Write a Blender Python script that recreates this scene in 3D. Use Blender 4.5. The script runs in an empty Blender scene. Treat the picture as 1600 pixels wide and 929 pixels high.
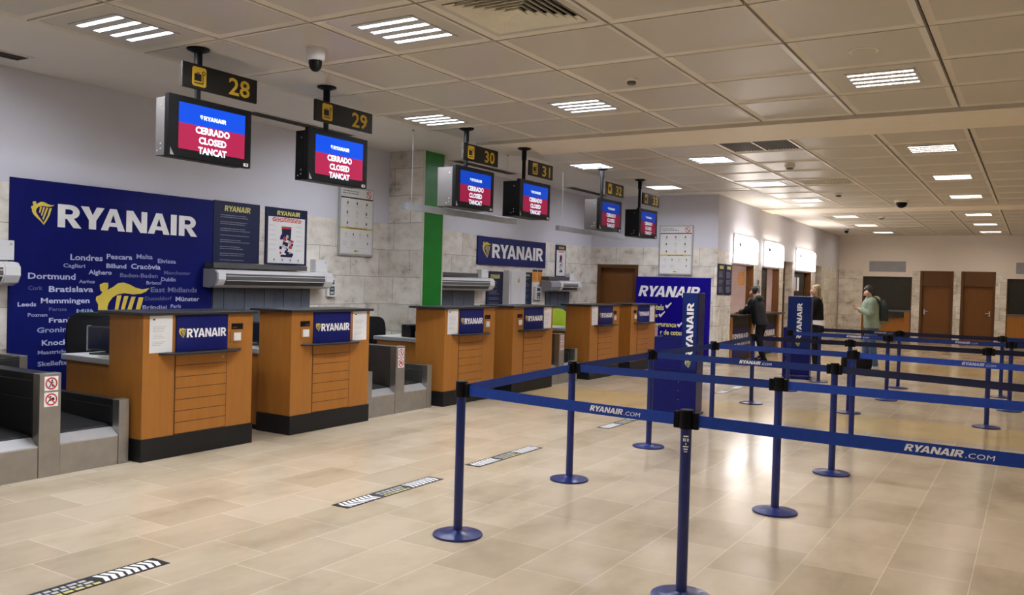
import bpy, math, random
from mathutils import Vector, Matrix
C = bpy.context.scene.collection
S = bpy.context.scene
PI = math.pi

# ------------------------------------------------------------------ camera, light, exposure
cam = bpy.data.cameras.new('camera')
cam.sensor_width = 36.0
cam.lens = 1342.06 / 1600 * 36.0
cam.clip_end = 120
cam_o = bpy.data.objects.new('camera', cam); C.objects.link(cam_o)
def cam_matrix(yaw, pit, rol, loc):
    cy, sy, cp, sp, cr, sr = math.cos(yaw), math.sin(yaw), math.cos(pit), math.sin(pit), math.cos(rol), math.sin(rol)
    fwd = Vector((-sy*cp, cy*cp, sp)); right = Vector((cy, sy, 0)); up = right.cross(fwd)
    r2 = cr*right + sr*up; u2 = -sr*right + cr*up
    m = Matrix((r2, u2, -fwd)).transposed().to_4x4(); m.translation = loc
    return m
cam_o.matrix_world = cam_matrix(math.radians(31.3767), math.radians(-1.0125), math.radians(1.6007), Vector((0, 0, 1.6)))
S.camera = cam_o
w = bpy.data.worlds.new('world'); S.world = w; w.use_nodes = True
w.node_tree.nodes['Background'].inputs[0].default_value = (.75, .8, 1, 1)
w.node_tree.nodes['Background'].inputs[1].default_value = 0.05
S.view_settings.view_transform = 'Standard'; S.view_settings.look = 'None'
S.view_settings.gamma = 1; S.view_settings.use_curve_mapping = False
S.view_settings.exposure = 1.76
TUBE = 92.0       # luminaire tubes over the desks
TUBE_R = 29.0     # warmer louvred ones over the hall
SIGNBOX = 2.4     # lit signs over the ticket windows
FILL_UPLIGHT = 9.0       # tubes added atop those signs to brighten the ceiling strip
S.cycles.use_denoising = True
S.cycles.max_bounces = 8; S.cycles.diffuse_bounces = 5; S.cycles.glossy_bounces = 4
S.cycles.sample_clamp_indirect = 3; S.cycles.sample_clamp_direct = 3.5
S.cycles.caustics_reflective = False; S.cycles.caustics_refractive = False; S.cycles.blur_glossy = 1.0
S.cycles.use_light_tree = True
rnd = random.Random(7)

# ------------------------------------------------------------------ materials
M = {}
def principled(name):
    m = bpy.data.materials.new(name); m.use_nodes = True
    return m, m.node_tree, m.node_tree.nodes['Principled BSDF']
def mat(name, col, rough=.5, metal=0, spec=.5, var=.06, scale=6, emit=None, stren=0, bump=0, coat=0):
    m, nt, b = principled(name)
    tc = nt.nodes.new('ShaderNodeTexCoord'); n = nt.nodes.new('ShaderNodeTexNoise')
    n.inputs['Scale'].default_value = scale; n.inputs['Detail'].default_value = 4
    nt.links.new(tc.outputs['Object'], n.inputs['Vector'])
    r = nt.nodes.new('ShaderNodeValToRGB')
    r.color_ramp.elements[0].position = .3; r.color_ramp.elements[1].position = .7
    r.color_ramp.elements[0].color = [c*(1-var) for c in col] + [1]
    r.color_ramp.elements[1].color = [min(1, c*(1+var)) for c in col] + [1]
    nt.links.new(n.outputs['Fac'], r.inputs[0]); nt.links.new(r.outputs[0], b.inputs['Base Color'])
    b.inputs['Roughness'].default_value = rough; b.inputs['Metallic'].default_value = metal
    b.inputs['Specular IOR Level'].default_value = spec
    if coat: b.inputs['Coat Weight'].default_value = coat
    if emit:
        b.inputs['Emission Color'].default_value = (*emit, 1); b.inputs['Emission Strength'].default_value = stren
    if bump:
        bp = nt.nodes.new('ShaderNodeBump'); bp.inputs['Strength'].default_value = bump; bp.inputs['Distance'].default_value = .005
        nt.links.new(n.outputs['Fac'], bp.inputs['Height']); nt.links.new(bp.outputs[0], b.inputs['Normal'])
    M[name] = m
    return m
def math_node(nt, op, a, b=None):
    n = nt.nodes.new('ShaderNodeMath'); n.operation = op
    for i, v in enumerate((a, b)):
        if v is None: continue
        if isinstance(v, (int, float)): n.inputs[i].default_value = v
        else: nt.links.new(v, n.inputs[i])
    return n.outputs[0]
def brick_mat(name, perm, bw, rh, off, c1, c2, cm, mortar, rough, noise_cols, nscale, stretch=(1, 1, 1), shift=(0, 0), bias=0, bumpd=.004, holes=False, spec=.5, nmix=.5, bands=None):
    m, nt, b = principled(name)
    tc = nt.nodes.new('ShaderNodeTexCoord'); sp = nt.nodes.new('ShaderNodeSeparateXYZ'); cb = nt.nodes.new('ShaderNodeCombineXYZ')
    nt.links.new(tc.outputs['Object'], sp.inputs[0])
    def ax(ch):
        o = None
        for k in ch:
            o = sp.outputs[k] if o is None else math_node(nt, 'ADD', o, sp.outputs[k])
        return o
    nt.links.new(math_node(nt, 'ADD', ax(perm[0]), shift[0]), cb.inputs[0])
    nt.links.new(math_node(nt, 'ADD', ax(perm[1]), shift[1]), cb.inputs[1])
    br = nt.nodes.new('ShaderNodeTexBrick'); nt.links.new(cb.outputs[0], br.inputs['Vector'])
    br.offset = off; br.offset_frequency = 2
    br.inputs['Scale'].default_value = 1; br.inputs['Brick Width'].default_value = bw; br.inputs['Row Height'].default_value = rh
    br.inputs['Mortar Size'].default_value = mortar; br.inputs['Mortar Smooth'].default_value = .3; br.inputs['Bias'].default_value = bias
    br.inputs['Color1'].default_value = (*c1, 1); br.inputs['Color2'].default_value = (*c2, 1); br.inputs['Mortar'].default_value = (*cm, 1)
    mp = nt.nodes.new('ShaderNodeMapping'); mp.inputs['Scale'].default_value = stretch; nt.links.new(tc.outputs['Object'], mp.inputs[0])
    n = nt.nodes.new('ShaderNodeTexNoise'); n.inputs['Scale'].default_value = nscale; n.inputs['Detail'].default_value = 8; n.inputs['Roughness'].default_value = .6
    nt.links.new(mp.outputs[0], n.inputs['Vector'])
    r = nt.nodes.new('ShaderNodeValToRGB'); els = r.color_ramp.elements
    els[0].position, els[0].color = noise_cols[0][0], (*noise_cols[0][1], 1)
    els[1].position, els[1].color = noise_cols[-1][0], (*noise_cols[-1][1], 1)
    for p, c in noise_cols[1:-1]:
        e = els.new(p); e.color = (*c, 1)
    nt.links.new(n.outputs['Fac'], r.inputs[0])
    mx = nt.nodes.new('ShaderNodeMix'); mx.data_type = 'RGBA'; mx.blend_type = 'MULTIPLY'; mx.inputs[0].default_value = nmix
    nt.links.new(br.outputs['Color'], mx.inputs[6]); nt.links.new(r.outputs[0], mx.inputs[7])
    out = mx.outputs[2]
    for c0, hw in (bands or ()):     # inlaid bands of yellow stone across the hall
        msk = math_node(nt, 'LESS_THAN', math_node(nt, 'ABSOLUTE', math_node(nt, 'SUBTRACT', sp.outputs['Y'], c0)), hw)
        m2 = nt.nodes.new('ShaderNodeMix'); m2.data_type = 'RGBA'; m2.blend_type = 'MIX'; nt.links.new(msk, m2.inputs[0])
        m3 = nt.nodes.new('ShaderNodeMix'); m3.data_type = 'RGBA'; m3.blend_type = 'MULTIPLY'; m3.inputs[0].default_value = .6
        m3.inputs[6].default_value = (.62, .475, .25, 1); nt.links.new(r.outputs[0], m3.inputs[7])
        nt.links.new(out, m2.inputs[6]); nt.links.new(m3.outputs[2], m2.inputs[7]); out = m2.outputs[2]
    nt.links.new(out, b.inputs['Base Color'])
    b.inputs['Specular IOR Level'].default_value = spec
    n2 = nt.nodes.new('ShaderNodeTexNoise'); n2.inputs['Scale'].default_value = 3; nt.links.new(tc.outputs['Object'], n2.inputs['Vector'])
    ro = math_node(nt, 'ADD', math_node(nt, 'MULTIPLY', n2.outputs['Fac'], .06), rough-.03)
    nt.links.new(ro, b.inputs['Roughness'])
    bp = nt.nodes.new('ShaderNodeBump'); bp.inputs['Strength'].default_value = .25; bp.inputs['Distance'].default_value = bumpd
    h = math_node(nt, 'SUBTRACT', math_node(nt, 'MULTIPLY', n.outputs['Fac'], .6 if holes else .1), br.outputs['Fac'])
    nt.links.new(h, bp.inputs['Height']); nt.links.new(bp.outputs[0], b.inputs['Normal'])
    M[name] = m
    return m
brick_mat('floor_marble', ('Y', 'X'), .64, .435, .36, (.62, .525, .405), (.52, .435, .325), (.80, .71, .59), .0026, .18,
          [(.28, (.60, .56, .50)), (.45, (.88, .85, .80)), (.58, (1, .97, .95)), (.75, (1, 1, 1))], 1.9, (1, .55, 1), (.35+6.4, .26+.435*40), bumpd=.0006, spec=.5, nmix=.75, bands=((11.2, .68), (20.05, .85)))
brick_mat('travertine', ('XY', 'Z'), .62, .405, .5, (.86, .825, .78), (.68, .645, .60), (.38, .36, .33), .005, .55,
          [(.30, (.40, .37, .34)), (.42, (.80, .78, .75)), (.60, (1, 1, 1))], 4.5, (1, 1, 1.5), (30.1, .405*3-.01), holes=True, nmix=.85)
mat('paint_white', (.64, .645, .74), .6, var=.02, scale=1.5)
mat('paint_far_lit', (.76, .69, .64), .6, var=.02, scale=1.5)  # far wall's missing warm light put into a lighter, warmer paint colour
mat('paint_soffit', (.72, .69, .66), .6, var=.02, scale=1.5)
mat('paint_beam', (.82, .75, .64), .55, var=.02)
mat('ceiling_edge', (.70, .655, .575), .4, var=.02, scale=1.2)
mat('ceiling_metal', (.53, .495, .43), .36, var=.025, scale=1.2, spec=.6)
mat('void_dark', (.035, .033, .03), .9)
mat('tube_light', (1, 1, 1), .4, emit=(.91, .95, 1.0), stren=TUBE)
mat('tube_light_far', (1, 1, 1), .4, emit=(.93, .95, 1.0), stren=TUBE*.6)
mat('tube_warm', (1, 1, 1), .4, emit=(1, .88, .70), stren=TUBE_R)
mat('office_light', (1, 1, 1), .4, emit=(1, .93, .88), stren=9)
mat('reflector', (.50, .50, .53), .4)
mat('signbox_light', (1, 1, 1), .4, emit=(1, .97, .98), stren=SIGNBOX)
mat('fill_uplight', (1, 1, 1), .4, emit=(1, .84, .62), stren=FILL_UPLIGHT)
def wood(name, col, rough=.42, rings=7):
    m, nt, b = principled(name)
    tc = nt.nodes.new('ShaderNodeTexCoord'); mp = nt.nodes.new('ShaderNodeMapping'); mp.inputs['Scale'].default_value = (3, 3, .35)
    nt.links.new(tc.outputs['Object'], mp.inputs[0])
    n = nt.nodes.new('ShaderNodeTexNoise'); n.inputs['Scale'].default_value = rings; n.inputs['Detail'].default_value = 6; n.inputs['Distortion'].default_value = .6
    nt.links.new(mp.outputs[0], n.inputs['Vector'])
    r = nt.nodes.new('ShaderNodeValToRGB')
    r.color_ramp.elements[0].position = .3; r.color_ramp.elements[0].color = (*[c*.93 for c in col], 1)
    r.color_ramp.elements[1].position = .7; r.color_ramp.elements[1].color = (*[c*1.05 for c in col], 1)
    nt.links.new(n.outputs['Fac'], r.inputs[0]); nt.links.new(r.outputs[0], b.inputs['Base Color'])
    b.inputs['Roughness'].default_value = rough; b.inputs['Specular IOR Level'].default_value = .3
    M[name] = m
wood('desk_wood', (.36, .145, .026))
wood('door_wood', (.155, .058, .012), .5)
wood('frame_wood', (.10, .040, .010), .5)
mat('groove_dark', (.06, .02, .008), .8)
mat('plinth_dark', (.008, .008, .009), .5, var=.15, spec=.3)
mat('counter_top', (.018, .018, .024), .35, spec=.4)
mat('brand_blue', (.006, .010, .11), .4, spec=.2)
mat('poster_blue', (.003, .006, .10), .5, spec=.12)
mat('vivid_blue', (.006, .002, .20), .4, spec=.15)
mat('navy', (.010, .014, .052), .5, spec=.25)
mat('sizer_blue', (.003, .005, .10), .35, spec=.25)
mat('sizer_front', (.004, .018, .125), .35, spec=.25)
mat('white_print', (.94, .94, .97), .5)
mat('word_a', (.52, .55, .78), .5); mat('word_b', (.33, .36, .60), .5); mat('word_c', (.15, .17, .34), .5); mat('word_d', (.085, .10, .25), .5)
mat('brand_yellow', (.68, .52, .07), .5)
mat('pale_yellow', (.75, .72, .25), .5)
mat('gold_text', (.62, .56, .16), .5)
mat('grey_text', (.23, .24, .30), .6)
mat('mid_text', (.5, .5, .53), .6)
mat('black_print', (.02, .02, .02), .6)
mat('red_print', (.55, .03, .04), .5)
mat('paper', (.78, .78, .80), .6, var=.02)
mat('steel', (.42, .41, .39), .34, metal=.9, var=.08, scale=9)
mat('steel_dark', (.15, .147, .14), .38, metal=.7, var=.1)
mat('steel_black', (.022, .022, .024), .4, metal=.3)
mat('belt_rubber', (.010, .010, .011), .55, spec=.3, var=.2, scale=40, bump=.2)
mat('lip_steel', (.62, .62, .64), .3, metal=.7)
mat('black_plastic', (.004, .004, .005), .45, spec=.15)
mat('housing_grey', (.075, .068, .066), .6, spec=.3)
mat('dark_plastic', (.02, .021, .024), .4)
mat('sign_black', (.008, .007, .005), .5, spec=.25)
mat('sign_yellow', (.66, .43, .02), .5)
mat('post_blue', (.003, .014, .13), .3, var=.1, coat=.15)
mat('belt_blue', (.008, .045, .32), .6, spec=.3, var=.08, scale=30)
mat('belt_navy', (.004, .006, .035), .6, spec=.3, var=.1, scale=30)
mat('belt_mid', (.006, .026, .17), .6, spec=.3, var=.1, scale=30)
mat('green_panel', (.006, .19, .018), .3, spec=.4)
mat('panel_edge', (.62, .60, .55), .5)
mat('curtain_strip', (.075, .09, .125), .45, var=.12, scale=3)
mat('white_plastic', (.74, .74, .77), .35, var=.02)
mat('grey_plastic', (.27, .27, .30), .45)
mat('grille_grey', (.12, .12, .125), .4, metal=.5)
mat('vent_cream', (.86, .82, .70), .45)
mat('lime', (.50, .72, .02), .55); mat('seat_green', (.02, .30, .03), .6)
mat('orange_paper', (.75, .33, .03), .6)
mat('grey_glass', (.03, .03, .035), .25)
mat('shutter_dark', (.026, .024, .018), .5, spec=.3)
mat('interior_pink', (.55, .42, .40), .6)
mat('lilac', (.35, .25, .55), .5)
mat('glass_tint', (.05, .06, .08), .1)
mat('alu', (.52, .54, .56), .35, metal=.7)
mat('lamp_body', (.40, .42, .44), .3, metal=.75)
mat('lamp_white', (.8, .82, .84), .35)
for _n, _k in (('', .58), ('_b', .36), ('_c', .2)):  # weaker copies put the far screens' slanting-view dimming into their glow
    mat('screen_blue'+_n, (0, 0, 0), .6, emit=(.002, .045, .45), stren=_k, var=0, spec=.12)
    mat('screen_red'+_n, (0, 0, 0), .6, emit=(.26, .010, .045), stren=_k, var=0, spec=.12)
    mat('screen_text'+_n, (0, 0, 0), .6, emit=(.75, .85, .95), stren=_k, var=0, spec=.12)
mat('screen_off', (.01, .012, .03), .15)
mat('skin', (.52, .29, .20), .5); mat('lip', (.35, .12, .1), .5)
mat('hair_dark', (.012, .009, .008), .5); mat('hair_blonde', (.42, .31, .17), .5)
mat('jacket_black', (.006, .007, .009), .5, spec=.3, var=.3, scale=20, bump=.6)
mat('cloth_black', (.005, .005, .007), .8, spec=.2); mat('hoodie', (.22, .27, .20), .85, var=.15, scale=12)
mat('hoodie_light', (.38, .42, .36), .85)
mat('denim', (.055, .10, .20), .8, var=.25, scale=14); mat('shoe_white', (.75, .75, .75), .5)
mat('backpack', (.01, .018, .017), .7); mat('backpack_tan', (.20, .15, .08), .7)
mat('knit_black', (.006, .006, .007), .9, spec=.2)

# ------------------------------------------------------------------ mesh helpers
class MB:
    def __init__(s): s.v = []; s.f = []; s.mi = []; s.mats = []; s.off = Vector((0, 0, 0))
    def mid(s, m):
        if m not in s.mats: s.mats.append(m)
        return s.mats.index(m)
    def add(s, vs, fs, m):
        b = len(s.v); k = s.mid(m)
        s.v += [tuple(p) for p in vs]
        for f in fs: s.f.append([b+i for i in f]); s.mi.append(k)
        return s
    def box(s, x0, x1, y0, y1, z0, z1, m):
        vs = [(x, y, z) for x in (x0, x1) for y in (y0, y1) for z in (z0, z1)]
        return s.add(vs, [(0, 1, 3, 2), (4, 6, 7, 5), (0, 4, 5, 1), (2, 3, 7, 6), (0, 2, 6, 4), (1, 5, 7, 3)], m)
    def rect(s, n, u0, u1, v0, v1, m):
        return s.add([(n, u0, v0), (n, u1, v0), (n, u1, v1), (n, u0, v1)], [(0, 1, 2, 3)], m)
    def poly(s, n, pts, m):
        return s.add([(n, a, b) for a, b in pts], [list(range(len(pts)))], m)
    def prism(s, pts, axis, lo, hi, m):
        def P(a, b, c): return {'x': (c, a, b), 'y': (a, c, b), 'z': (a, b, c)}[axis]
        n = len(pts); area = sum(pts[i][0]*pts[(i+1) % n][1]-pts[(i+1) % n][0]*pts[i][1] for i in range(n))
        if (area < 0) != (axis == 'y'): pts = pts[::-1]
        vs = [P(a, b, lo) for a, b in pts] + [P(a, b, hi) for a, b in pts]
        fs = [list(range(n))[::-1], [n+i for i in range(n)]] + [(i, (i+1) % n, n+(i+1) % n, n+i) for i in range(n)]
        return s.add(vs, fs, m)
    def cyl(s, p0, p1, r0, m, r1=None, seg=20, cap=True):
        r1 = r0 if r1 is None else r1
        p0 = Vector(p0); p1 = Vector(p1); d = (p1-p0).normalized()
        a = d.orthogonal().normalized(); b = d.cross(a)
        vs = []
        for p, r in ((p0, r0), (p1, r1)):
            for i in range(seg):
                t = 2*PI*i/seg; vs.append(p + (a*math.cos(t)+b*math.sin(t))*r)
        fs = [(i, (i+1) % seg, seg+(i+1) % seg, seg+i) for i in range(seg)]
        if cap: fs += [list(range(seg))[::-1], [seg+i for i in range(seg)]]
        return s.add(vs, fs, m)
    def lathe(s, prof, cx, cy, m, seg=32):
        vs = []; fs = []
        for r, z in prof:
            for i in range(seg):
                t = 2*PI*i/seg; vs.append((cx+r*math.cos(t), cy+r*math.sin(t), z))
        for k in range(len(prof)-1):
            for i in range(seg):
                j = (i+1) % seg
                fs.append((k*seg+i, k*seg+j, (k+1)*seg+j, (k+1)*seg+i))
        fs += [list(range(seg))[::-1], [(len(prof)-1)*seg+i for i in range(seg)]]
        return s.add(vs, fs, m)
    def disc(s, n, cu, cv, r, m, r0=0, a0=0, a1=2*PI, seg=24, ry=None):
        k = (ry or r)/r
        if r0 == 0:
            return s.add([(n, cu+r*math.cos(a0+(a1-a0)*i/seg), cv+k*r*math.sin(a0+(a1-a0)*i/seg)) for i in range(seg)], [list(range(seg))], m)
        vs = []
        for i in range(seg+1):
            t = a0+(a1-a0)*i/seg
            vs += [(n, cu+r0*math.cos(t), cv+k*r0*math.sin(t)), (n, cu+r*math.cos(t), cv+k*r*math.sin(t))]
        return s.add(vs, [(2*i, 2*i+1, 2*i+3, 2*i+2) for i in range(seg)], m)
    def ball(s, c, r, m, seg=12, sc=(1, 1, 1)):
        prof = [(math.sin(PI*i/seg), -math.cos(PI*i/seg)) for i in range(seg+1)]
        b = len(s.v)
        s.lathe([(max(a, .002), z) for a, z in prof], 0, 0, m, seg*2)
        for i in range(b, len(s.v)):
            v = s.v[i]; s.v[i] = (c[0]+v[0]*r*sc[0], c[1]+v[1]*r*sc[1], c[2]+v[2]*r*sc[2])
        return s
    def mesh(s, name):
        me = bpy.data.meshes.new(name)
        me.from_pydata(s.v, [], s.f)
        for k in s.mats: me.materials.append(M[k])
        me.polygons.foreach_set('material_index', s.mi)
        me.update()
        return me
    def build(s, name, parent=None, bevel=0, smooth=0, sub=0, loc=None, seg=2):
        me = s.mesh(name)
        if smooth:
            me.polygons.foreach_set('use_smooth', [True]*len(me.polygons)); me.set_sharp_from_angle(angle=math.radians(smooth))
        o = bpy.data.objects.new(name, me); C.objects.link(o)
        if parent: o.parent = parent
        if loc: o.location = loc
        if bevel:
            b = o.modifiers.new('bevel', 'BEVEL'); b.width = bevel; b.segments = seg; b.limit_method = 'ANGLE'; b.angle_limit = math.radians(50)
        if sub:
            b = o.modifiers.new('subdivision', 'SUBSURF'); b.levels = sub; b.render_levels = sub
        return o
def tag(o, label=None, cat=None, group=None, kind=None):
    if label: o['label'] = label
    if cat: o['category'] = cat
    if group: o['group'] = group
    if kind: o['kind'] = kind
    return o
def thing(name, label, cat, loc=(0, 0, 0), rz=0, group=None):
    o = bpy.data.objects.new(name, None); C.objects.link(o); o.empty_display_size = .1
    o.location = loc; o.rotation_euler = (0, 0, rz)
    return tag(o, label, cat, group)
def struct(mb, name, bevel=0, smooth=0):
    return tag(mb.build(name, None, bevel, smooth), kind='structure')
def copy_tree(o, parent=None):
    c = o.copy(); C.objects.link(c); c.parent = parent
    for ch in list(o.children): copy_tree(ch, c)
    return c
def instance(o, loc, rz, label, group=None):
    c = copy_tree(o); c.location = loc; c.rotation_euler = (0, 0, rz); c['label'] = label
    if group: c['group'] = group
    return c
def relabel(o, name): return o

# lettering -----------------------------------------------------------------
def arc(cx, cy, r, a0, a1, n): return [(cx+r*math.cos(math.radians(a0+(a1-a0)*i/n)), cy+r*math.sin(math.radians(a0+(a1-a0)*i/n))) for i in range(n+1)]
def strip(o, i): return [[o[k], o[k+1], i[k+1], i[k]] for k in range(len(o)-1)]
_R = [[(0, 0), (.24, 0), (.24, 1), (0, 1)]] + strip([(.2, 1)]+arc(.40, .69, .31, 90, -90, 10)+[(.2, .38)], [(.2, .80)]+arc(.38, .69, .11, 90, -90, 10)+[(.2, .58)]) + [[(.26, .44), (.50, .44), (.78, 0), (.51, 0)]]
GL = {'R': (.76, _R),
      'Y': (.81, [[(0, 1), (.27, 1), (.405, .64), (.28, .40)], [(.54, 1), (.81, 1), (.53, .40), (.405, .64)], [(.28, .40), (.405, .64), (.53, .40), (.53, 0), (.28, 0)]]),
      'A': (.86, [[(0, 0), (.25, 0), (.43, .74), (.43, 1), (.31, 1)], [(.86, 0), (.55, 1), (.43, 1), (.43, .74), (.61, 0)], [(.2, .19), (.66, .19), (.60, .37), (.26, .37)]]),
      'N': (.78, [[(0, 0), (.22, 0), (.22, 1), (0, 1)], [(.56, 0), (.78, 0), (.78, 1), (.56, 1)], [(0, 1), (.25, 1), (.78, 0), (.53, 0)]]),
      'I': (.24, [[(0, 0), (.24, 0), (.24, 1), (0, 1)]])}
def brand_word():
    x = 0; out = []
    kern = {'RY': -.02, 'YA': -.12, 'AN': .04, 'NA': .03, 'AI': .04, 'IR': .09}
    t = 'RYANAIR'
    for i, ch in enumerate(t):
        wd, ps = GL[ch]
        out += [[(x+a, b) for a, b in p] for p in ps]
        x += wd + kern.get(t[i:i+2], 0)
    return out, x
BRAND, BRAND_W = brand_word()
def hp(pts): return [((x-695)/390, (414-y)/390) for x, y in pts]
HARP = [hp([(722, 20), (750, 8), (780, 8), (783, 30), (776, 55), (742, 72), (726, 56)]),
        hp([(742, 72), (776, 55), (815, 36), (850, 10), (890, 4), (900, 76), (850, 84), (815, 104), (790, 135), (714, 150), (697, 122), (700, 100), (725, 90)]),
        hp([(890, 4), (930, 15), (980, 38), (1030, 50), (1085, 40), (1060, 64), (1020, 80), (960, 84), (900, 76)]),
        hp([(714, 150), (790, 135), (778, 170), (785, 205), (810, 245), (740, 238), (714, 190)]),
        hp([(740, 238), (810, 245), (845, 295), (885, 345), (905, 380), (912, 414), (860, 352), (800, 300)]),
        hp([(845, 92), (878, 90), (852, 200), (828, 205)]), hp([(897, 96), (928, 96), (880, 262), (862, 240)]),
        hp([(950, 100), (982, 100), (905, 330), (886, 300)]), hp([(1005, 104), (1042, 104), (1000, 250), (960, 335), (914, 412), (905, 372), (940, 310), (972, 235)])]
def put(mb, polys, O, U, V, m, shear=0, sx=1, sy=1):
    O, U, V = Vector(O), Vector(U), Vector(V)
    N = U.cross(V)
    for i, p in enumerate(polys):
        q = [O + U*((a+shear*b)*sx) + V*(b*sy) + N*(.00006*(i % 7)) for a, b in p]
        mb.add(q, [list(range(len(q)))], m)
def brand(mb, O, U, V, h, w, m='white_print', shear=0, harp=None, hm='brand_yellow', hgap=.12, hscale=1.15):
    """word of cap height h and width w; harp badge to its left when asked"""
    sx = w/BRAND_W
    put(mb, BRAND, O, U, V, m, shear*h/sx if False else shear, sx, h)
    if harp:
        hh = h*hscale
        put(mb, HARP, Vector(O)-Vector(U)*(hh*.95+h*hgap)-Vector(V)*(hh-h)*.5, U, V, hm, 0, hh, hh)
_tc = {}
def text_geo(s, bold):
    key = (s, bold)
    if key not in _tc:
        cu = bpy.data.curves.new('lettering_curve', 'FONT'); cu.body = s; cu.resolution_u = 2; cu.offset = bold; cu.fill_mode = 'FRONT'
        o = bpy.data.objects.new('lettering_curve', cu); C.objects.link(o)
        bpy.context.view_layer.update()
        me = o.evaluated_get(bpy.context.evaluated_depsgraph_get()).to_mesh()
        vs = [(v.co.x, v.co.y) for v in me.vertices]; fs = [list(p.vertices) for p in me.polygons]
        o.evaluated_get(bpy.context.evaluated_depsgraph_get()).to_mesh_clear()
        bpy.data.objects.remove(o); bpy.data.curves.remove(cu)
        _tc[key] = (vs, fs)
    return _tc[key]
CAP = {}
def text(mb, s, O, U, V, h, m, w=None, bold=.012, shear=0, align='l'):
    vs, fs = text_geo(s, bold)
    if bold not in CAP:
        c, _ = text_geo('H', bold); CAP[bold] = max(b for a, b in c)
    k = h/CAP[bold]; x0 = min(a for a, b in vs); x1 = max(a for a, b in vs)
    sx = k if w is None else w/(x1-x0)
    wd = (x1-x0)*sx
    sh = {'l': 0, 'c': -wd/2, 'r': -wd}[align]
    O, U, V = Vector(O), Vector(U), Vector(V)
    mb.add([O + U*((a-x0)*sx+sh+shear*b*k) + V*(b*k) for a, b in vs], fs, m)
UY, UZ, UX = Vector((0, 1, 0)), Vector((0, 0, 1)), Vector((1, 0, 0))
def dashes(mb, n, u0, u1, vt, rows, pitch, h, m, center=False, full=.9):
    for r in range(rows):
        L = (u1-u0)*rnd.uniform(full-.35, full); x = u0 + ((u1-u0-L)/2 if center else 0); end = x+L
        while x < end:
            l = min(rnd.uniform(.6, 2.6)*h*2.2, end-x)
            mb.rect(n, x, x+l, vt-r*pitch-h, vt-r*pitch, m); x += l + h*.8

# ------------------------------------------------------------------ the hall
ZC = 3.5; XW = -8.38; YE = 17.05; YF = 31.0; XR = 5.2; YB = -3.6; ST = 2.42
struct(MB().box(-10.5, XR, YB, YF+.3, -.15, 0, 'floor_marble'), 'floor')
mb = MB(); mb.box(XW-.3, XW, YB, YE+.3, 0, ST, 'travertine'); mb.box(XW-.3, XW-.004, YB, YE+.3, ST, ZC+.3, 'paint_white'); struct(mb, 'wall_left')
mb = MB()
mb.box(XW, -8.22, YE, YE+.25, 0, ST, 'travertine'); mb.box(-8.22, -7.26, YE, YE+.25, 2.05, ST, 'travertine'); mb.box(-7.26, -5.55, YE, YE+.25, 0, ST, 'travertine')
mb.box(XW, -5.55, YE+.004, YE+.25, ST, ZC+.3, 'paint_white'); struct(mb, 'wall_end')
mb = MB(); mb.box(-9.5, -5.95, YF, YF+.3, 0, 2.35, 'travertine')
for a, b in ((-5.8, -5.02), (-3.50, -3.26), (-2.28, -2.07), (-1.10, -.79), (.9, XR)): mb.box(a, b, YF, YF+.3, 0, 2.35, 'travertine')
mb.box(-9.5, XR, YF, YF+.3, 2.35, ZC+.3, 'paint_far_lit'); struct(mb, 'wall_back')
struct(MB().box(XR, XR+.3, YB, YF+.3, 0, ZC+.3, 'paint_white'), 'wall_right')
struct(MB().box(-8.7, XR, YB-.3, YB, 0, ZC+.3, 'paint_white'), 'wall_front')
# ceiling: 1 m metal pans on a dark void, plaster soffit by the wall, two plaster beams
GX0, GP = -.725, .995
gx = [GX0 - GP*k for k in range(-6, 7)]           # gap lines from right to left
sec = [([4.70+1.02*k for k in range(-8, 6)], None), ([10.93+1.052*k for k in range(10)], None), ([21.52+1.053*k for k in range(10)], None)]
LIGHTS = {}; VENTS = {}
lights = []   # (section, column index k: pan between gx line k and k+1 (k from GX0 to the left), row)
def pan_bounds(k, s, r):
    ys = sec[s][0]
    return (GX0-GP*(k+1), GX0-GP*k, ys[r], ys[r+1])
holes = {(5, 0, 7): 'l', (3, 0, 8): 'l', (5, 0, 11): 'l', (3, 0, 11): 'l', (0, 0, 11): 'l',
         (0, 0, 8): 'l', (0, 0, 5): 'l', (3, 0, 5): 'l', (-6, 0, 4): 'l', (-3, 0, 11): 'l', (-3, 0, 8): 'l', (-3, 0, 5): 'l',  # unseen lights added to balance the lighting, like every negative column here
         (5, 1, 1): 'l', (3, 1, 1): 'l', (0, 1, 1): 'l', (5, 1, 4): 'l', (3, 1, 4): 'l', (0, 1, 4): 'l', (3, 1, 7): 'l', (0, 1, 7): 'l', (-3, 1, 1): 'l', (-3, 1, 4): 'l', (-3, 1, 7): 'l',
         (3, 2, 1): 'l', (0, 2, 1): 'l', (3, 2, 4): 'l', (0, 2, 4): 'l', (3, 2, 7): 'l', (0, 2, 7): 'l', (-3, 2, 4): 'l',
         (2, 0, 8): 'v', (2, 1, 4): 'g', (2, 1, 0): 'r', (2, 2, 5): 'g'}
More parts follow.
